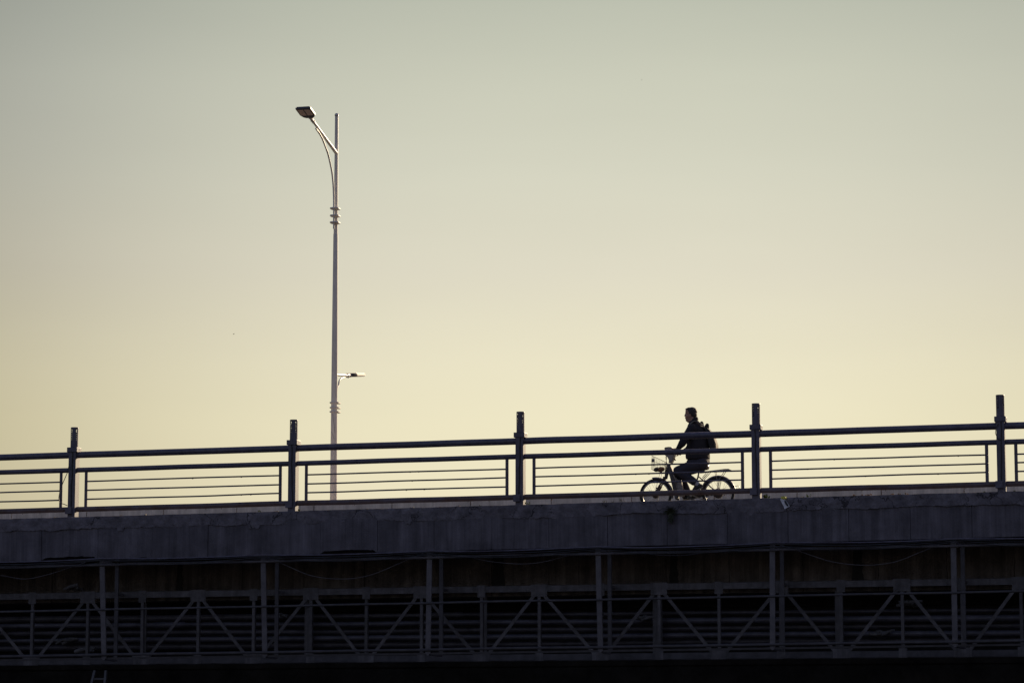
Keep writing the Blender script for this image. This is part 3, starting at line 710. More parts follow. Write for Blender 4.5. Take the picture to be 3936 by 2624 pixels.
#--PART2--
# ------------------------------------------------------------------ bicycle
U = (BP(101, 0) - BP(100, 0)).length
bk = thing('bicycle', 'small wheeled electric bicycle with wire basket and rear rack ridden along the bridge', 'bicycle', ((FC.x+RC.x)/2, BIKE_Y, road_z((FC.x+RC.x)/2)))
def bt(pts, r, n=10, **k):
    m = MB(); m.tube(pts, r, n, **k); return m
def ring(c, r, tr, n=56, k=8):
    m = MB(); m.tube([c + Vector((r*math.cos(2*math.pi*i/n), 0, r*math.sin(2*math.pi*i/n))) for i in range(n)], tr, k, closed=True); return m
def wheel(c, r, hub, nsp):
    w = ring(c, r-0.048, 0.011).build('wheel', 'rim', bk, smooth=50)
    ring(c, r-0.021, 0.021).build('tyre', 'tyre', w, smooth=50)
    m = MB()
    for i in range(nsp):
        a = 2*math.pi*i/nsp + 0.1; s = -1 if i % 2 else 1; b = a + s*0.55*(1 if (i//2) % 2 else -1)
        m.tube([c + Vector((hub*0.85*math.cos(b), 0.022*s, hub*0.85*math.sin(b))), c + Vector(((r-0.055)*math.cos(a), 0, (r-0.055)*math.sin(a)))], 0.0016, 5)
    m.build('spokes', 'chrome', w)
    m = MB(); m.tube([c + Vector((0, -0.045, 0)), c + Vector((0, -0.03, 0)), c + Vector((0, 0.03, 0)), c + Vector((0, 0.045, 0))], [hub*0.5, hub, hub, hub*0.5], 24); m.build('hub', 'fork', w, smooth=40)
    return w
wheel(FC, FR, 0.052, 28); wheel(RC, RR, 0.078, 28)
def fender(c, r, a0, a1, name):
    rings = []; n = 26
    for i in range(n+1):
        a = R(a0 + (a1-a0)*i/n); d = Vector((math.cos(a), 0, math.sin(a))); y = Vector((0, 1, 0))
        rings.append([c + d*(r-0.012) - y*0.03, c + d*(r+0.003) - y*0.026, c + d*(r+0.012) - y*0.008, c + d*(r+0.012) + y*0.008, c + d*(r+0.003) + y*0.026, c + d*(r-0.012) + y*0.03,
                      c + d*(r-0.014) + y*0.027, c + d*(r+0.004) + y*0.006, c + d*(r+0.004) - y*0.006, c + d*(r-0.014) - y*0.027])
    m = MB(); m.loft(rings); return m.build(name, 'fender', bk, smooth=40)
fender(FC, FR+0.012, -12, 101, 'front_mudguard'); fender(RC, RR+0.012, 8, 168, 'rear_mudguard')
BB = Vector((BP(935, 1415).x, BIKE_Y, BP(935, 1415).z))
HT0, HT1 = BP(598, 950), BP(545, 1175)
m = MB()
m.tube([HT0, HT1], 0.026, 14)
m.tube([BP(590, 1030), BP(690, 1290), BB], 0.027, 12)
m.tube([BP(1056, 1010), BP(1030, 1150), BB], 0.0125, 12)
for s in (-1, 1):
    y = Vector((0, 0.052*s, 0))
    m.tube([BP(1042, 1140) + y*0.3, BP(1075, 1170) + y, RC + y*1.1], 0.007, 8)
    m.tube([BB + y*0.7, RC + y*1.1], 0.010, 8)
m.build('frame', 'frame', bk, smooth=40)
m = MB(); m.tube([BP(602, 935), BP(612, 890), BP(632, 815)], 0.018, 10); st_top = BP(632, 800)
m.build('stem', 'blackplastic', bk, smooth=40)
fk = MB(); fk.box(BP(500, 1180, -.07) , BP(555, 1150, .07), 0.008); fk = fk.build('fork', 'fork', bk)
for s in (-1, 1):
    y = Vector((0, 0.062*s, 0)); t0 = BP(528, 1165) + y; t1 = FC + y; mid = t0.lerp(t1, 0.5)
    m = MB(); m.tube([t0, mid], 0.0125, 10); m.tube([mid - (t1-t0)*0.06, t1 + (t1-t0)*0.05], 0.019, 10); m.build('fork_leg', 'fork', fk, smooth=40)
m = MB(); q = FC.lerp(BP(528, 1165), 0.52); m.tube([q + Vector((0, -.075, 0)), q + Vector((0, .075, 0))], 0.012, 8); q2 = FC.lerp(BP(528, 1165), 0.40); m.tube([q2 + Vector((-.03, -.075, .0)), q2 + Vector((-.03, .075, .0))], 0.012, 8)
m.build('fork_bridge', 'fork', fk)
# leg shield and battery
def plate(pts, y0, y1, name, mt, parent, bev=0.008):
    m = MB(); m.prism([Vector((BP(a, b).x, BIKE_Y + y0, BP(a, b).z)) for a, b in pts], (0, y1-y0, 0)); o = m.build(name, mt, parent)
    bv = o.modifiers.new('b', 'BEVEL'); bv.width = bev; bv.segments = 2; bv.limit_method = 'ANGLE'; bv.angle_limit = R(30); return o
sh = plate([(585, 985), (625, 975), (660, 1060), (675, 1120), (705, 1200), (722, 1345), (742, 1490), (700, 1490), (664, 1340), (632, 1210), (605, 1100)], -0.07, 0.07, 'leg_shield', 'shield', bk)
plate([(655, 1110), (735, 1190), (790, 1200), (812, 1345), (825, 1440), (738, 1440), (716, 1345), (697, 1200)], -0.055, 0.055, 'battery_box', 'battery', bk)
plate([(676, 1115), (690, 1135), (712, 1195), (722, 1330), (716, 1330), (702, 1200), (668, 1125)], -0.078, 0.078, 'shield_trim', 'chrome', sh, 0.003)
# head cowl with lamp
co = plate([(540, 728), (556, 712), (600, 704), (650, 708), (684, 740), (692, 800), (682, 850), (662, 905), (645, 938), (612, 938), (598, 890), (582, 850), (545, 828), (532, 800)], -0.075, 0.06, 'headlamp_cowl', 'cowl', bk, 0.022)
m = MB(); c = BP(536, 770); m.ell(c, (0.012, 0.045, 0.045)); m.build('headlamp_lens', 'lens', co, smooth=60)
m = MB(); m.ell(BP(686, 882), (0.014, 0.03, 0.018)); m.build('display', 'blackplastic', co, smooth=60)
plate([(534, 724), (550, 706), (600, 699), (648, 703), (648, 711), (600, 708), (556, 715), (538, 732)], -0.08, 0.065, 'visor', 'blackplastic', co, 0.003)
# handlebar, grips, levers
G = Vector((BP(632, 756, -.23).x, 0, BP(632, 756, -.23).z))
hb = MB(); pts = []
for s in (-1, 1):
    pass
path = []
for yy in (-0.31, -0.24, -0.16, -0.10, -0.04, 0.04, 0.10, 0.16, 0.24, 0.31):
    k = min(1, max(0, (abs(yy)-0.04)/0.12)); path.append(Vector((st_top.x + (G.x - st_top.x)*k + max(0, abs(yy)-0.16)*0.25, BIKE_Y + yy, st_top.z + (G.z - st_top.z)*k)))
hb.tube(path, 0.011, 10); hbar = hb.build('handlebar', 'chrome', bk, smooth=50)
for s in (-1, 1):
    e = path[0] if s < 0 else path[-1]; f = path[2] if s < 0 else path[-3]
    m = MB(); m.tube([e, f], 0.016, 12); m.build('grip', 'blackplastic', hbar, smooth=40)
    m = MB(); m.tube([f + Vector((-.02, 0, -.01)), f + Vector((-.055, s*.03, -.01)), e + Vector((-.05, -s*.02, -.03))], 0.006, 8); m.build('brake_lever', 'chrome', hbar, smooth=40)
m = MB()
for k in range(3):
    a = BP(655+8*k, 770, -.05+.05*k); m.tube([a, a + Vector((-.07, 0, .0)), BP(560-10*k, 850, -.02+.02*k), BP(545+12*k, 960, 0), BP(530, 1140, .02*k)], 0.0035, 6)
m.build('brake_cables', 'cable', bk)
# saddle
rings = []
for t, w, zt, zb in ((955, .02, 985, 1010), (975, .032, 975, 1018), (1020, .045, 968, 1026), (1080, .075, 966, 1036), (1130, .10, 960, 1044), (1165, .098, 955, 1042), (1188, .07, 962, 1030), (1196, .03, 972, 1012)):
    p0, p1 = BP(t, zt), BP(t, zb); c = (p0+p1)/2; h = (p0.z-p1.z)/2
    rings.append([Vector((c.x, BIKE_Y + w*math.cos(a), c.z + h*math.sin(a))) for a in [2*math.pi*k/16 for k in range(16)]])
m = MB(); m.loft(rings); sd_ = m.build('saddle', 'saddle', bk, smooth=60)
m = MB(); m.box(BP(1150, 955, -.105), BP(1185, 985, -.085), 0.006); m.build('saddle_reflector', 'lampsilver', sd_)
m = MB()
for s in (-1, 1): m.tube([BP(1080, 1035) + Vector((0, .03*s, 0)), BP(1120, 1060) + Vector((0, .03*s, 0)), BP(1070, 1052)], 0.012, 8)
m.build('saddle_springs', 'chrome', sd_)
# rack
rk = MB()
for s in (-1, 1):
    y = Vector((0, .06*s, 0)); rk.tube([BP(1060, 1085) + y*.4, BP(1100, 1078) + y, BP(1440, 1034) + y, BP(1500, 1030) + y*0.5], 0.0065, 8)
    rk.tube([RC + y*.9, BP(1330, 1200) + y, BP(1290, 1055) + y], 0.005, 6); rk.tube([RC + y*.9, BP(1370, 1170) + y, BP(1455, 1040) + y], 0.005, 6)
    rk.tube([BP(1215, 1066) + y, BP(1110, 1185) + y], 0.005, 6); rk.tube([BP(1180, 1070) + y, BP(1105, 1165) + y], 0.005, 6)
for k in range(6):
    a = 1130 + 60*k; zq = 1078 - (a-1100)*0.13; rk.tube([BP(a, zq, -.06), BP(a, zq, .06)], 0.0045, 6)
rk.build('rack', 'chrome', bk, smooth=50)
m = MB(); m.prism([BP(1425, 1040, -.065), BP(1475, 1026, -.06), BP(1535, 1040, -.03), BP(1535, 1040, .03), BP(1475, 1026, .06), BP(1425, 1040, .065)], (0, 0, -.012)); m.build('rack_plate', 'chrome', bk)
m = MB(); m.tube([BP(1578, 1292), BP(1605, 1287), BP(1632, 1273), BP(1645, 1290), BP(1652, 1315), BP(1632, 1330), BP(1615, 1335)], 0.004, 6); m.build('tail_wire', 'chrome', bk, smooth=60)
m = MB(); m.box(BP(1560, 1268, -.03), BP(1588, 1312, .03), 0.006); m.build('rear_reflector', 'saddle', bk)
# drive
NP, FPD = BP(985, 1356, -.13), BP(880, 1470, .13)
m = MB()
m.tube([BB + Vector((0, -.06, 0)), BB + Vector((0, .06, 0))], 0.03, 14)
for e, s in ((NP, -1), (FPD, 1)): m.tube([BB + Vector((0, .06*s, 0)), Vector((e.x, BB.y + .075*s, e.z))], 0.011, 8)
m.build('cranks', 'chrome', bk, smooth=40)
for e in (NP, FPD):
    m = MB(); m.box(e + Vector((-.045, -.045, -.012)), e + Vector((.045, .045, .008)), 0.004); m.build('pedal', 'blackplastic', bk)
m = MB(); m.tube([BB + Vector((0, .035, 0)), BB + Vector((0, .041, 0))], 0.075, 24); m.build('chainring', 'frame', bk, smooth=30)
plate([(880, 1385), (960, 1360), (1120, 1372), (1300, 1372), (1330, 1395), (1300, 1412), (1120, 1440), (960, 1470), (890, 1455)], 0.045, 0.06, 'chain_guard', 'frame', bk, 0.004)
m = MB(); m.tube([BP(960, 1425, -.05), BP(1060, 1470, -.07), BP(1125, 1482, -.08)], 0.009, 8); m.build('kickstand', 'chrome', bk, smooth=40)
# basket
TL, TR, BL, BR = [BP(*p) for p in ((362, 838), (545, 922), (345, 1040), (532, 1088))]
def bas(u, v, w):           # u along, v up, w across (-1..1)
    a = BL.lerp(BR, u); b = TL.lerp(TR, u); p = a.lerp(b, v); return p + Vector((0, w*(0.115 + 0.03*v), 0))
bkt = MB(); wr = 0.0013
for v in (0, .33, .66, 1.0):
    c = [bas(0, v, -1), bas(1, v, -1), bas(1, v, 1), bas(0, v, 1)]
    for i in range(4): bkt.tube([c[i], c[(i+1) % 4]], 0.003 if v == 1.0 else wr, 6)
for k in range(9):
    t = k/8
    for w in (-1, 1): bkt.tube([bas(t, 0, w), bas(t, 1, w)], wr, 5)
    for u in (0, 1): bkt.tube([bas(u, 0, 2*t-1), bas(u, 1, 2*t-1)], wr, 5)
    bkt.tube([bas(t, 0, -1), bas(t, 0, 1)], wr, 5); bkt.tube([bas(0, 0, 2*t-1), bas(1, 0, 2*t-1)], wr, 5)
bask = bkt.build('basket', 'wire', bk)
m = MB(); m.box(bas(0.02, .52, -1.05), bas(0.23, .86, -1.0) + Vector((0, -.004, 0))); m.build('basket_plate', 'tag', bask)
m = MB(); m.tube([bas(1, .5, 0), HT0.lerp(HT1, .25)], 0.012, 8); m.tube([bas(1, .1, 0), HT0.lerp(HT1, .6)], 0.01, 8); m.tube([bas(.7, 0, -.6), FC + Vector((0, -.08, 0))], 0.0025, 6); m.tube([bas(.7, 0, .6), FC + Vector((0, .08, 0))], 0.0025, 6); m.build('basket_bracket', 'blackplastic', bask)
def lump(c, r, seed, mt, name, label, cat, group=None):
    m = MB(); m.ell(c, r, n=20, m=14)
    for p in m.v:
        d = p - Vector(c); k = 1 + 0.28*noise.noise(d*18 + Vector((seed, 0, 0))) + 0.12*noise.noise(d*50 + Vector((seed, 3, 0))); p.xyz = Vector(c) + d*k
    o = m.build(name, mt, smooth=60); return tag(o, label, cat, group)
lump(BP(475, 1030), (.055, .075, .045), 1, 'bagbrown', 'paper_bag', 'crumpled brown bag in the bottom of the bicycle basket', 'bag')
lump(BP(405, 1035), (.045, .07, .035), 5, 'packdark', 'dark_pouch', 'small dark pouch in the front corner of the bicycle basket', 'pouch')

# ------------------------------------------------------------------ rider
hip = BP(1095, 930)
pr = thing('person', 'man in a dark jacket and trousers riding the bicycle with a pack on his back', 'person', (BP(1090, 985).x, BIKE_Y, BP(1090, 985).z))
def cap(m, a, b, ra, rb, n=14): m.tube([a, b], [ra, rb], n, round_=True)
S = {-1: BP(935, 425, -.185), 1: BP(960, 430, .185)}
W = {}; E = {}
for s in (-1, 1):
    gz = Vector((G.x + 0.02, BIKE_Y + .235*s, G.z)); W[s] = gz + Vector((.085, .005*s, .035))
E[-1] = BP(792, 640, -.27); E[1] = BP(915, 715, .27)
KN = {-1: BP(727, 1050, -.13), 1: BP(742, 1100, .12)}
AN = {-1: BP(1012, 1245, -.13), 1: BP(885, 1400, .125)}
HP = {-1: BP(1085, 945, -.095), 1: BP(1088, 955, .095)}
b = MB()
# head
def HE(a, bb, dy=0.0): return BP(a, bb, dy)
k = U
b.ell(HE(932, 182), (80*k, .073, 84*k), n=24, m=16)
b.ell(HE(900, 235), (60*k, .062, 66*k), n=20, m=14)
b.ell(HE(880, 285), (36*k, .045, 28*k))
b.ell(HE(866, 296), (20*k, .026, 16*k)); b.ell(HE(902, 308), (38*k, .05, 24*k)); b.ell(HE(918, 262), (58*k, .06, 46*k))
b.ell(HE(858, 178), (20*k, .055, 12*k)); b.ell(HE(868, 150), (26*k, .055, 34*k))
cap(b, HE(846, 190), HE(834, 224), .008, .013, 10)
for s in (-1, 1):
    b.ell(HE(845, 228, .013*s), (10*k, .011, 7*k)); b.ell(HE(910, 220, .074*s), (13*k, .010, 27*k), n=12, m=8)
    b.ell(HE(856, 200, .03*s), (9*k, .013, 7*k)); b.ell(HE(872, 232, .042*s), (22*k, .022, 20*k))
b.ell(HE(843, 252), (10*k, .022, 4.5*k)); b.ell(HE(845, 264), (10*k, .02, 5.5*k))
cap(b, HE(938, 255), HE(975, 365), .063, .068)
# trunk and limbs (under the clothes)
b.ell(HE(1005, 450), (110*k, .155, 110*k)); b.ell(HE(1020, 600), (125*k, .15, 150*k)); b.ell(HE(1030, 780), (135*k, .155, 150*k)); b.ell(HE(1088, 925), (95*k, .15, 85*k))
for s in (-1, 1):
    cap(b, S[s] - Vector((0, .02*s, 0)), E[s], .052, .040); cap(b, E[s], W[s], .040, .027)
    cap(b, HP[s], KN[s], .078, .054); cap(b, KN[s], AN[s], .050, .034)
    d = (AN[s]-KN[s]).normalized()
    # hand closed on the grip
    gx = G.x + 0.018; gy = BIKE_Y + .235*s; gzz = G.z
    for j, oy in enumerate((-.03, -.01, .011, .031)):
        y = gy + oy*s; L = (0.95, 1.05, 1.0, 0.82)[j]
        cap(b, Vector((W[s].x - .012, gy + oy*.55*s, W[s].z - .003)), Vector((gx + .010, y, gzz + .027)), .0155, .0115, 8)
        f = [Vector((gx + .008, y, gzz + .028)), Vector((gx - .024*L, y, gzz + .017)), Vector((gx - .029*L, y + .001*s, gzz - .010)), Vector((gx - .008, y + .002*s, gzz - .0265*L))]
        b.tube(f, [.0105, .0098, .0088, .0075], 8, round_=True)
    b.tube([Vector((W[s].x - .028, gy - .026*s, W[s].z - .012)), Vector((gx + .026, gy - .044*s, gzz + .004)), Vector((gx + .004, gy - .048*s, gzz - .021))], [.014, .0115, .009], 8, round_=True)
    # foot inside the shoe
    dirf = (BP(945, 1345, -.13) - BP(1085, 1262, -.13)).normalized() if s < 0 else (BP(795, 1462, .125) - BP(935, 1440, .125)).normalized()
    cap(b, AN[s], AN[s] + d*.035, .030, .025); cap(b, AN[s] + d*.035, AN[s] + d*.045 + dirf*.06, .022, .016)
body = voxel(b.build('body', 'skin', pr), 0.0058, 3)
# hair
h = MB(); h.ell(HE(940, 165), (79*k, .077, 70*k), n=24, m=14); h.ell(HE(965, 205), (53*k, .075, 66*k), n=20, m=12); h.ell(HE(888, 124), (46*k, .055, 17*k)); h.ell(HE(905, 112), (40*k, .05, 14*k)); h.tube([HE(880, 122), HE(852, 127), HE(838, 126)], [.013, .010, .004], 8); h.ell(HE(978, 250), (32*k, .055, 28*k))
for s in (-1, 1): h.ell(HE(918, 178, .068*s), (26*k, .012, 34*k))
voxel(h.build('hair', 'hair', pr), 0.0035, 1)
# jacket
j = MB(); rings = []
for yy, cx, a, d in ((282, 968, 52, .060), (300, 968, 62, .072), (335, 978, 80, .115), (375, 988, 108, .175), (430, 1004, 140, .205), (500, 1018, 158, .205), (580, 1026, 164, .2), (660, 1032, 166, .198), (740, 1030, 170, .2), (800, 1026, 178, .208), (850, 1026, 180, .212), (885, 1030, 176, .208)):
    c = BP(cx, yy); rings.append([Vector((c.x + a*k*math.cos(t), BIKE_Y + d*math.sin(t), c.z + .008*math.cos(t*2))) for t in [2*math.pi*i/28 for i in range(28)]])
j.loft(rings)
for s in (-1, 1):
    cap(j, S[s], E[s], .078, .062); cap(j, E[s], W[s] - (E[s]-W[s]).normalized()*.012, .06, .036); cap(j, S[s] + Vector((.02, -.09*s, .03)), S[s], .07, .078)
for p in j.v:
    p.z += .006*noise.noise(p*16); p.x += .007*noise.noise(p*13 + Vector((5, 0, 0))); p.y += .007*noise.noise(p*14 + Vector((0, 9, 0)))
jk = voxel(j.build('jacket', 'jacket', pr), 0.009, 4)
m = MB(); rr = [BP(930 + 0, 300), BP(960, 282), BP(1000, 272), BP(1022, 288)]
ringA = []
for (cx, cy, a, d) in ((972, 308, 64, .078), (972, 288, 60, .07), (974, 268, 52, .064), (974, 264, 48, .058), (974, 290, 50, .06)):
    c = BP(cx, cy); ringA.append([Vector((c.x + a*k*math.cos(t), BIKE_Y + d*math.sin(t), c.z + a*k*.42*math.cos(t))) for t in [2*math.pi*i/24 for i in range(24)]])
m.loft(ringA); m.build('collar', 'jacket', jk, smooth=60)
m = MB(); m.tube([BP(868, 672, -.1), BP(855, 690, -.1), BP(848, 700, -.1), BP(856, 712, -.1)], 0.006, 6); m.build('zip_pull', 'jacket', jk)
# trousers
t_ = MB(); t_.ell(HE(1092, 915), (112*k, .185, 98*k), n=24, m=16); t_.ell(HE(1010, 915), (150*k, .18, 70*k), n=24, m=14)
for s in (-1, 1):
    cap(t_, HP[s] + Vector((-.01, 0, -.005)), KN[s], .117, .072); e = AN[s] + (KN[s]-AN[s]).normalized()*.055; cap(t_, KN[s], e, .073, .064)
for p in t_.v:
    p.z += .008*noise.noise(p*15); p.x += .008*noise.noise(p*14 + Vector((5, 2, 0)))
voxel(t_.build('trousers', 'trousers', pr), 0.009, 4)
for s in (-1, 1):
    if s < 0: heel, toe, kd = BP(1092, 1268, -.13), BP(955, 1338, -.13), BP(1012, 1245, -.13)
    else: heel, toe, kd = BP(950, 1440, .125), BP(800, 1455, .125), BP(885, 1400, .125)
    dd = (toe-heel); L = dd.length; dd.normalize(); up = Vector((0, -1, 0)).cross(dd); up = up if up.z > 0 else -up
    m = MB(); cap(m, heel + dd*.03 + up*.0, heel + dd*(L-.04), .036, .03); cap(m, heel + dd*.05 + up*.02, kd + (kd-heel).normalized()*.0 + up*.005, .036, .036); m.ell(heel + dd*(L-.035), (.045, .042, .028), rot=Matrix((dd, Vector((0, 1, 0)), up)).transposed())
    sh_ = voxel(m.build('shoe', 'shoe', pr), 0.006, 3)
    m = MB(); o = []
    for u, w in ((0, .02), (.01, .03), (.05, .034), (.11, .03), (L-.06, .043), (L-.02, .035), (L, .016)): o.append((u, w))
    q = [heel + dd*u + Vector((0, w, 0)) - up*.03 for u, w in o] + [heel + dd*u - Vector((0, w, 0)) - up*.03 for u, w in reversed(o)]
    m.prism(q, -up*.012); m.build('sole', 'sole', sh_)
    m = MB(); a = AN[s] + (KN[s]-AN[s]).normalized()*.05; m.tube([a, AN[s], AN[s] - (KN[s]-AN[s]).normalized()*.035], [.046, .044, .038], 14); m.build('sock', 'sock', pr, smooth=40)

# backpack
bp0 = thing('backpack', 'backpack worn by the cyclist, shaded sides coloured dark and sunlit back coloured pale', 'backpack', BP(1220, 745))
def plate2(pts, y0, y1, name, mt, parent, bev):
    m = MB(); m.prism([BP(a, b_, y0) for a, b_ in pts], (0, y1-y0, 0)); o = m.build(name, mt, parent)
    bv = o.modifiers.new('b', 'BEVEL'); bv.width = bev; bv.segments = 3; bv.limit_method = 'ANGLE'; bv.angle_limit = R(20)
    for p in o.data.polygons: p.use_smooth = True
    o.data.set_sharp_from_angle(angle=R(60)); return o
plate2([(1120, 400), (1160, 410), (1200, 448), (1236, 492), (1262, 550), (1276, 620), (1282, 700), (1276, 745), (1215, 755), (1180, 640), (1150, 520)], -.13, .13, 'pack_body', 'packdark', bp0, .03)
plate2([(1250, 540), (1268, 552), (1286, 610), (1300, 650), (1302, 705), (1294, 742), (1270, 745), (1272, 700), (1268, 620)], -.115, .115, 'sunlit_back', 'pack', bp0, .008)  # paler cloth colour paints the sunlight falling on the pack's back
plate2([(1128, 390), (1168, 402), (1208, 446), (1240, 490), (1262, 548), (1255, 556), (1225, 500), (1190, 455)], -.125, .125, 'lid', 'packdark', bp0, .01)
def ribbon(pts, w, name, mt, th=.006):
    rings = []
    for i, p in enumerate(pts):
        t = (pts[min(i+1, len(pts)-1)] - pts[max(i-1, 0)]).normalized(); n = t.cross(Vector((0, 1, 0))).normalized()
        rings.append([p + Vector((0, w, 0)) + n*th, p + Vector((0, -w, 0)) + n*th, p + Vector((0, -w, 0)) - n*th, p + Vector((0, w, 0)) - n*th])
    m = MB(); m.loft(rings); return m.build(name, mt, bp0, smooth=50)
for s in (-1, 1):
    ribbon([BP(1150, 420, .09*s), BP(1110, 372, .105*s), BP(1062, 332, .115*s), BP(1015, 304, .12*s), BP(975, 304, .125*s), BP(935, 328, .13*s), BP(895, 380, .135*s), BP(862, 460, .135*s), BP(866, 570, .14*s)], .026, 'shoulder_strap', 'strap')
m = MB(); m.tube(catm([BP(1066, 345), BP(1076, 324), BP(1088, 318), BP(1100, 330), BP(1110, 368)]), .013, 8, round_=True); m.build('handle_loop', 'packdark', bp0, smooth=60)
m = MB(); m.tube(catm([BP(1134, 404), BP(1148, 376), BP(1164, 354), BP(1180, 358), BP(1184, 388), BP(1184, 424)]), .016, 8, round_=True); m.build('handle_loop', 'packdark', bp0, smooth=60)

for q in ((1091, 335, 10, 20), (1166, 380, 13, 30)):
    m = MB(); m.ell(BP(q[0], q[1]), (q[2]*U, .035, q[3]*U)); m.build('handle_padding', 'packdark', bp0, smooth=60)
# ------------------------------------------------------------------ plants, leaves and litter on the edge
def leafquad(m, base, d, L, w, bend):
    d = d.normalized(); sidev = d.cross(Vector((0.3, 1, 0.2))).normalized(); up = Vector((0, 0, -bend))
    p1 = base + d*L*.5 + up*.25; p2 = base + d*L + up; t = d.cross(sidev)*0.0012
    vs = [base, p1 + sidev*w, p2, p1 - sidev*w]; m.add(vs + [q + t for q in vs], [(0, 1, 2, 3), (7, 6, 5, 4), (0, 4, 5, 1), (1, 5, 6, 2), (2, 6, 7, 3), (3, 7, 4, 0)])
def weed(px, py, h, n, mt, label, cat='weed', blade=0.008, yy=FY+.14):
    c = P(px, py, yy); c.z = cop_top(c.x).z; m = MB()
    for i in range(n):
        a = random.uniform(0, 6.28); tilt = random.uniform(.1, .9); d = Vector((math.cos(a)*tilt, math.sin(a)*tilt*.7, 1))
        b0 = c + Vector((random.uniform(-1, 1)*h*.35, random.uniform(-1, 1)*h*.2, -0.004))
        L = h*random.uniform(.5, 1.1)
        if blade < .006: leafquad(m, b0, d, L, blade, L*.25)
        else:
            tip = b0 + d.normalized()*L*.8; m.tube([b0, tip], .0018, 4)
            for kk in range(2): leafquad(m, b0.lerp(tip, .55+.4*kk), Vector((random.uniform(-1, 1), random.uniform(-1, 1), .4)), h*.38, blade, .004)
    return tag(m.build('weed', mt), label, cat, 'weeds along the coping')
weed(466, 1974, .035, 46, 'straw', 'low tuft of dry straw grass on the coping right of the first post', blade=.003)
weed(1002, 1956, .07, 4, 'leaf', 'small green sprig left of the second railing post', blade=.009)
weed(1150, 1956, .05, 6, 'leaf', 'low green weed at the foot of the second railing post', blade=.01)
weed(1846, 1941, .045, 5, 'leaf', 'low green weed well left of the middle railing post')
weed(2029, 1933, .06, 6, 'leaf', 'leafy green weed at the foot of the middle railing post', blade=.011)
weed(2324, 1925, .09, 7, 'straw', 'thin dry grass sprig, first of three left of the front wheel', blade=.003)
weed(2358, 1925, .07, 7, 'straw', 'thin dry grass sprig, second of three left of the front wheel', blade=.003)
weed(2392, 1919, .11, 9, 'straw', 'taller dry grass sprig, nearest to the front wheel', blade=.003)
weed(2946, 1901, .085, 11, 'leaf', 'bushy bright green weed beside the fourth railing post', blade=.014)
weed(3083, 1901, .05, 6, 'straw', 'dry stalky weed right of the plastic sheet', blade=.004)
weed(3107, 1900, .065, 5, 'leaf', 'upright green sprig further right of the plastic sheet', blade=.008)
weed(3900, 1882, .035, 8, 'leaf', 'low green weed at the right end beside the last post', blade=.008)
weed(3785, 1895, .035, 6, 'leaf', 'small weed left of the last post under the upright', blade=.006)
# plant growing from the crack in the coping face
c = P(2578, 1968, FY-.02); m = MB()
for i in range(120):
    a = random.gauss(1.45, .75); r = random.uniform(.05, .15)
    d = Vector((math.cos(a), -random.uniform(.15, .7), math.sin(a)*.9)); leafquad(m, c + Vector((random.uniform(-.03, .03), .02, random.uniform(-.03, .03))), d, r, .004, r*.35)
for i in range(70):
    leafquad(m, c + Vector((random.uniform(-.03, .035), .0, random.uniform(-.12, -.01))), Vector((random.uniform(-.5, .5), -random.uniform(.2, .6), -1)), random.uniform(.03, .07), .008, .01)
for q in ((-.13, .13), (.15, -.03), (.09, -.02)):
    m.tube([c, c + Vector((q[0]*.6, -.04, q[1]*.8)), c + Vector((q[0], -.05, q[1]))], .002, 4)
tag(m.build('crack_weed', 'darkleaf'), 'dark spiky weed growing out of the crack in the concrete face below the bicycle', 'weed')
for i, (px, lab) in enumerate(((3283, 'small curled dry leaf alone on the coping right of the plastic sheet'), (3312, 'large curled dry leaf at the left of the brown cluster'), (3330, 'upright dry leaf in the brown cluster on the coping'), (3345, 'flat dry leaf ending the brown cluster at right'),
        (3430, 'first of three small dry leaves towards the last post'), (3453, 'middle one of three small dry leaves towards the last post'), (3482, 'last of three small dry leaves towards the last post'))):
    c = P(px, 1898, FY+.1); c.z = cop_top(c.x).z + .004; m = MB()
    for kk in range(3): leafquad(m, c + Vector((random.uniform(-.02, .02), 0, 0)), Vector((random.uniform(-1, 1), random.uniform(-.4, .4), random.uniform(.3, .9))), random.uniform(.025, .045), .012, .008)
    tag(m.build('dry_leaf', 'dry'), lab, 'leaf', 'dry leaves on the coping')
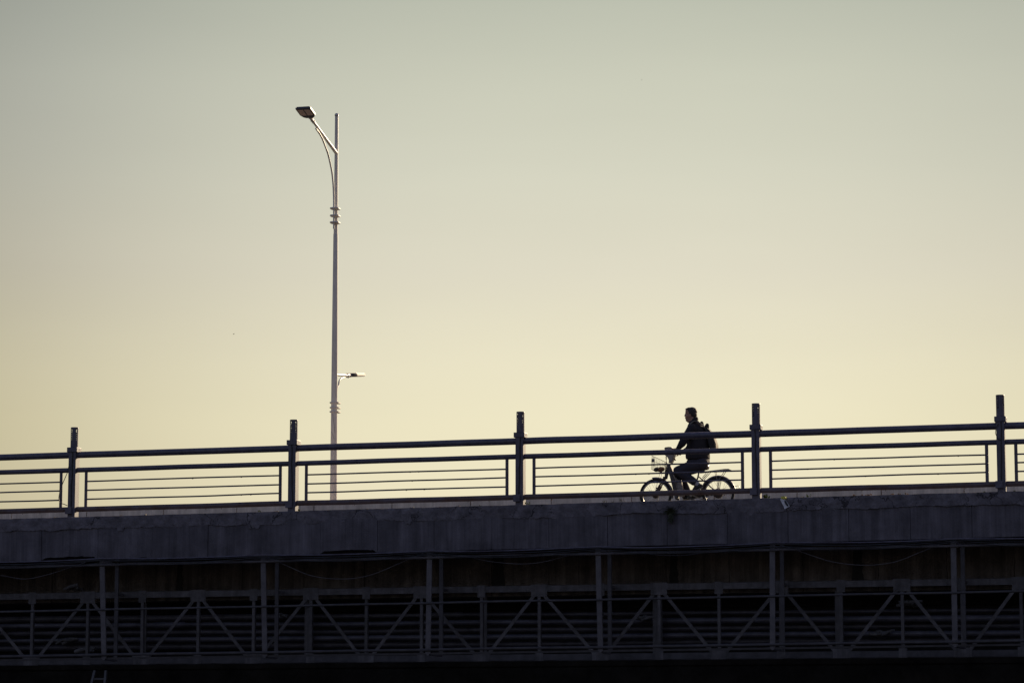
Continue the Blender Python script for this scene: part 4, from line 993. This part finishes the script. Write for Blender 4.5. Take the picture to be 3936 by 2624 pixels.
for i, (px, w, lab) in enumerate(((215, .05, 'pale mortar crumb on the coping left of the first post'), (560, .04, 'pale mortar crumb between the first and second posts'), (1063, .06, 'broad flat mortar chip left of the second post'), (1408, .04, 'small mortar crumb right of the lamp pole'),
        (1584, .055, 'flat mortar chip midway along the second full span'), (1690, .03, 'tiny mortar crumb right of the flat chip'), (1762, .06, 'broad mortar chip near the middle post'), (2668, .04, 'pale crumb under the bicycle crank'))):
    c = P(px, 1950, FY+.09); c.z = cop_top(c.x).z + .004; m = MB(); m.ell(c, (w*.7, .03, .014), n=10, m=6)
    for p in m.v: p += Vector((nz(p.x*40, p.y*40, i), nz(p.y*40, p.z*40, i+5), nz(p.z*40, p.x*40, i+9)))*.012
    tag(m.build('mortar_crumb', 'rubble'), lab, 'rubble', 'mortar crumbs on the coping')
# plastic sheet caught on the coping
ps = thing('plastic_sheet', 'torn pale plastic sheet hanging over the coping right of the fourth post', 'litter', P(3016, 1955, FY-.03))
def PS(a, b_, y=FY-.03): return P(2960 + a/15.68, 1880 + b_/15.68, y)
m = MB(); q = [PS(600, 590), PS(760, 575), PS(900, 600), PS(1010, 740), PS(1190, 1010, FY-.04), PS(1040, 1090, FY-.045), PS(885, 1180, FY-.05), PS(740, 880, FY-.04)]
m.prism(q, (0, .004, 0)); m.build('sheet', 'poly', ps)
m = MB(); m.prism([PS(870, 640, FY-.036), PS(960, 700, FY-.038), PS(1060, 860, FY-.042), PS(1110, 1000, FY-.044), PS(1030, 1020, FY-.046), PS(930, 900, FY-.044), PS(860, 740, FY-.04)], (0, .001, 0)); m.build('dark_print', 'packdark', ps)
m = MB(); c = PS(830, 520, FY-.02); m.ell(c, (.045, .03, .02), n=14, m=8)
for p in m.v: p += Vector((nz(p.x*30, p.z*30, 2), nz(p.y*30, p.x*30, 7), nz(p.z*30, p.y*30, 4)))*.03
m.build('crumpled_top', 'yellow', ps)
# birds far off
def bird(x, y, span, roll, label):
    c = P(x, y, 240); t = thing('bird', label, 'bird', c, 'birds in the sky')
    m = MB(); m.ell(c, (span*.22, span*.07, span*.06)); m.tube([c + Vector((span*.2, 0, 0)), c + Vector((span*.32, 0, .02*span))], [span*.05, span*.02], 6); m.build('body', 'bird', t, smooth=60)
    for s in (-1, 1):
        tip = c + Vector((s*span*.38*math.cos(roll), -s*span*.25, s*span*.38*math.sin(roll) + span*.05)); m = MB()
        m.prism([c + Vector((span*.1, 0, .02)), tip, c + Vector((-span*.12, 0, .02))], (0, .02, .02)); m.build('wing', 'bird', t)
bird(898, 1284, .32, .35, 'faint bird gliding in the sky left of the lamp pole')
bird(2467, 308, .16, 1.2, 'tiny bird high in the sky right of the lamp, a bare speck')
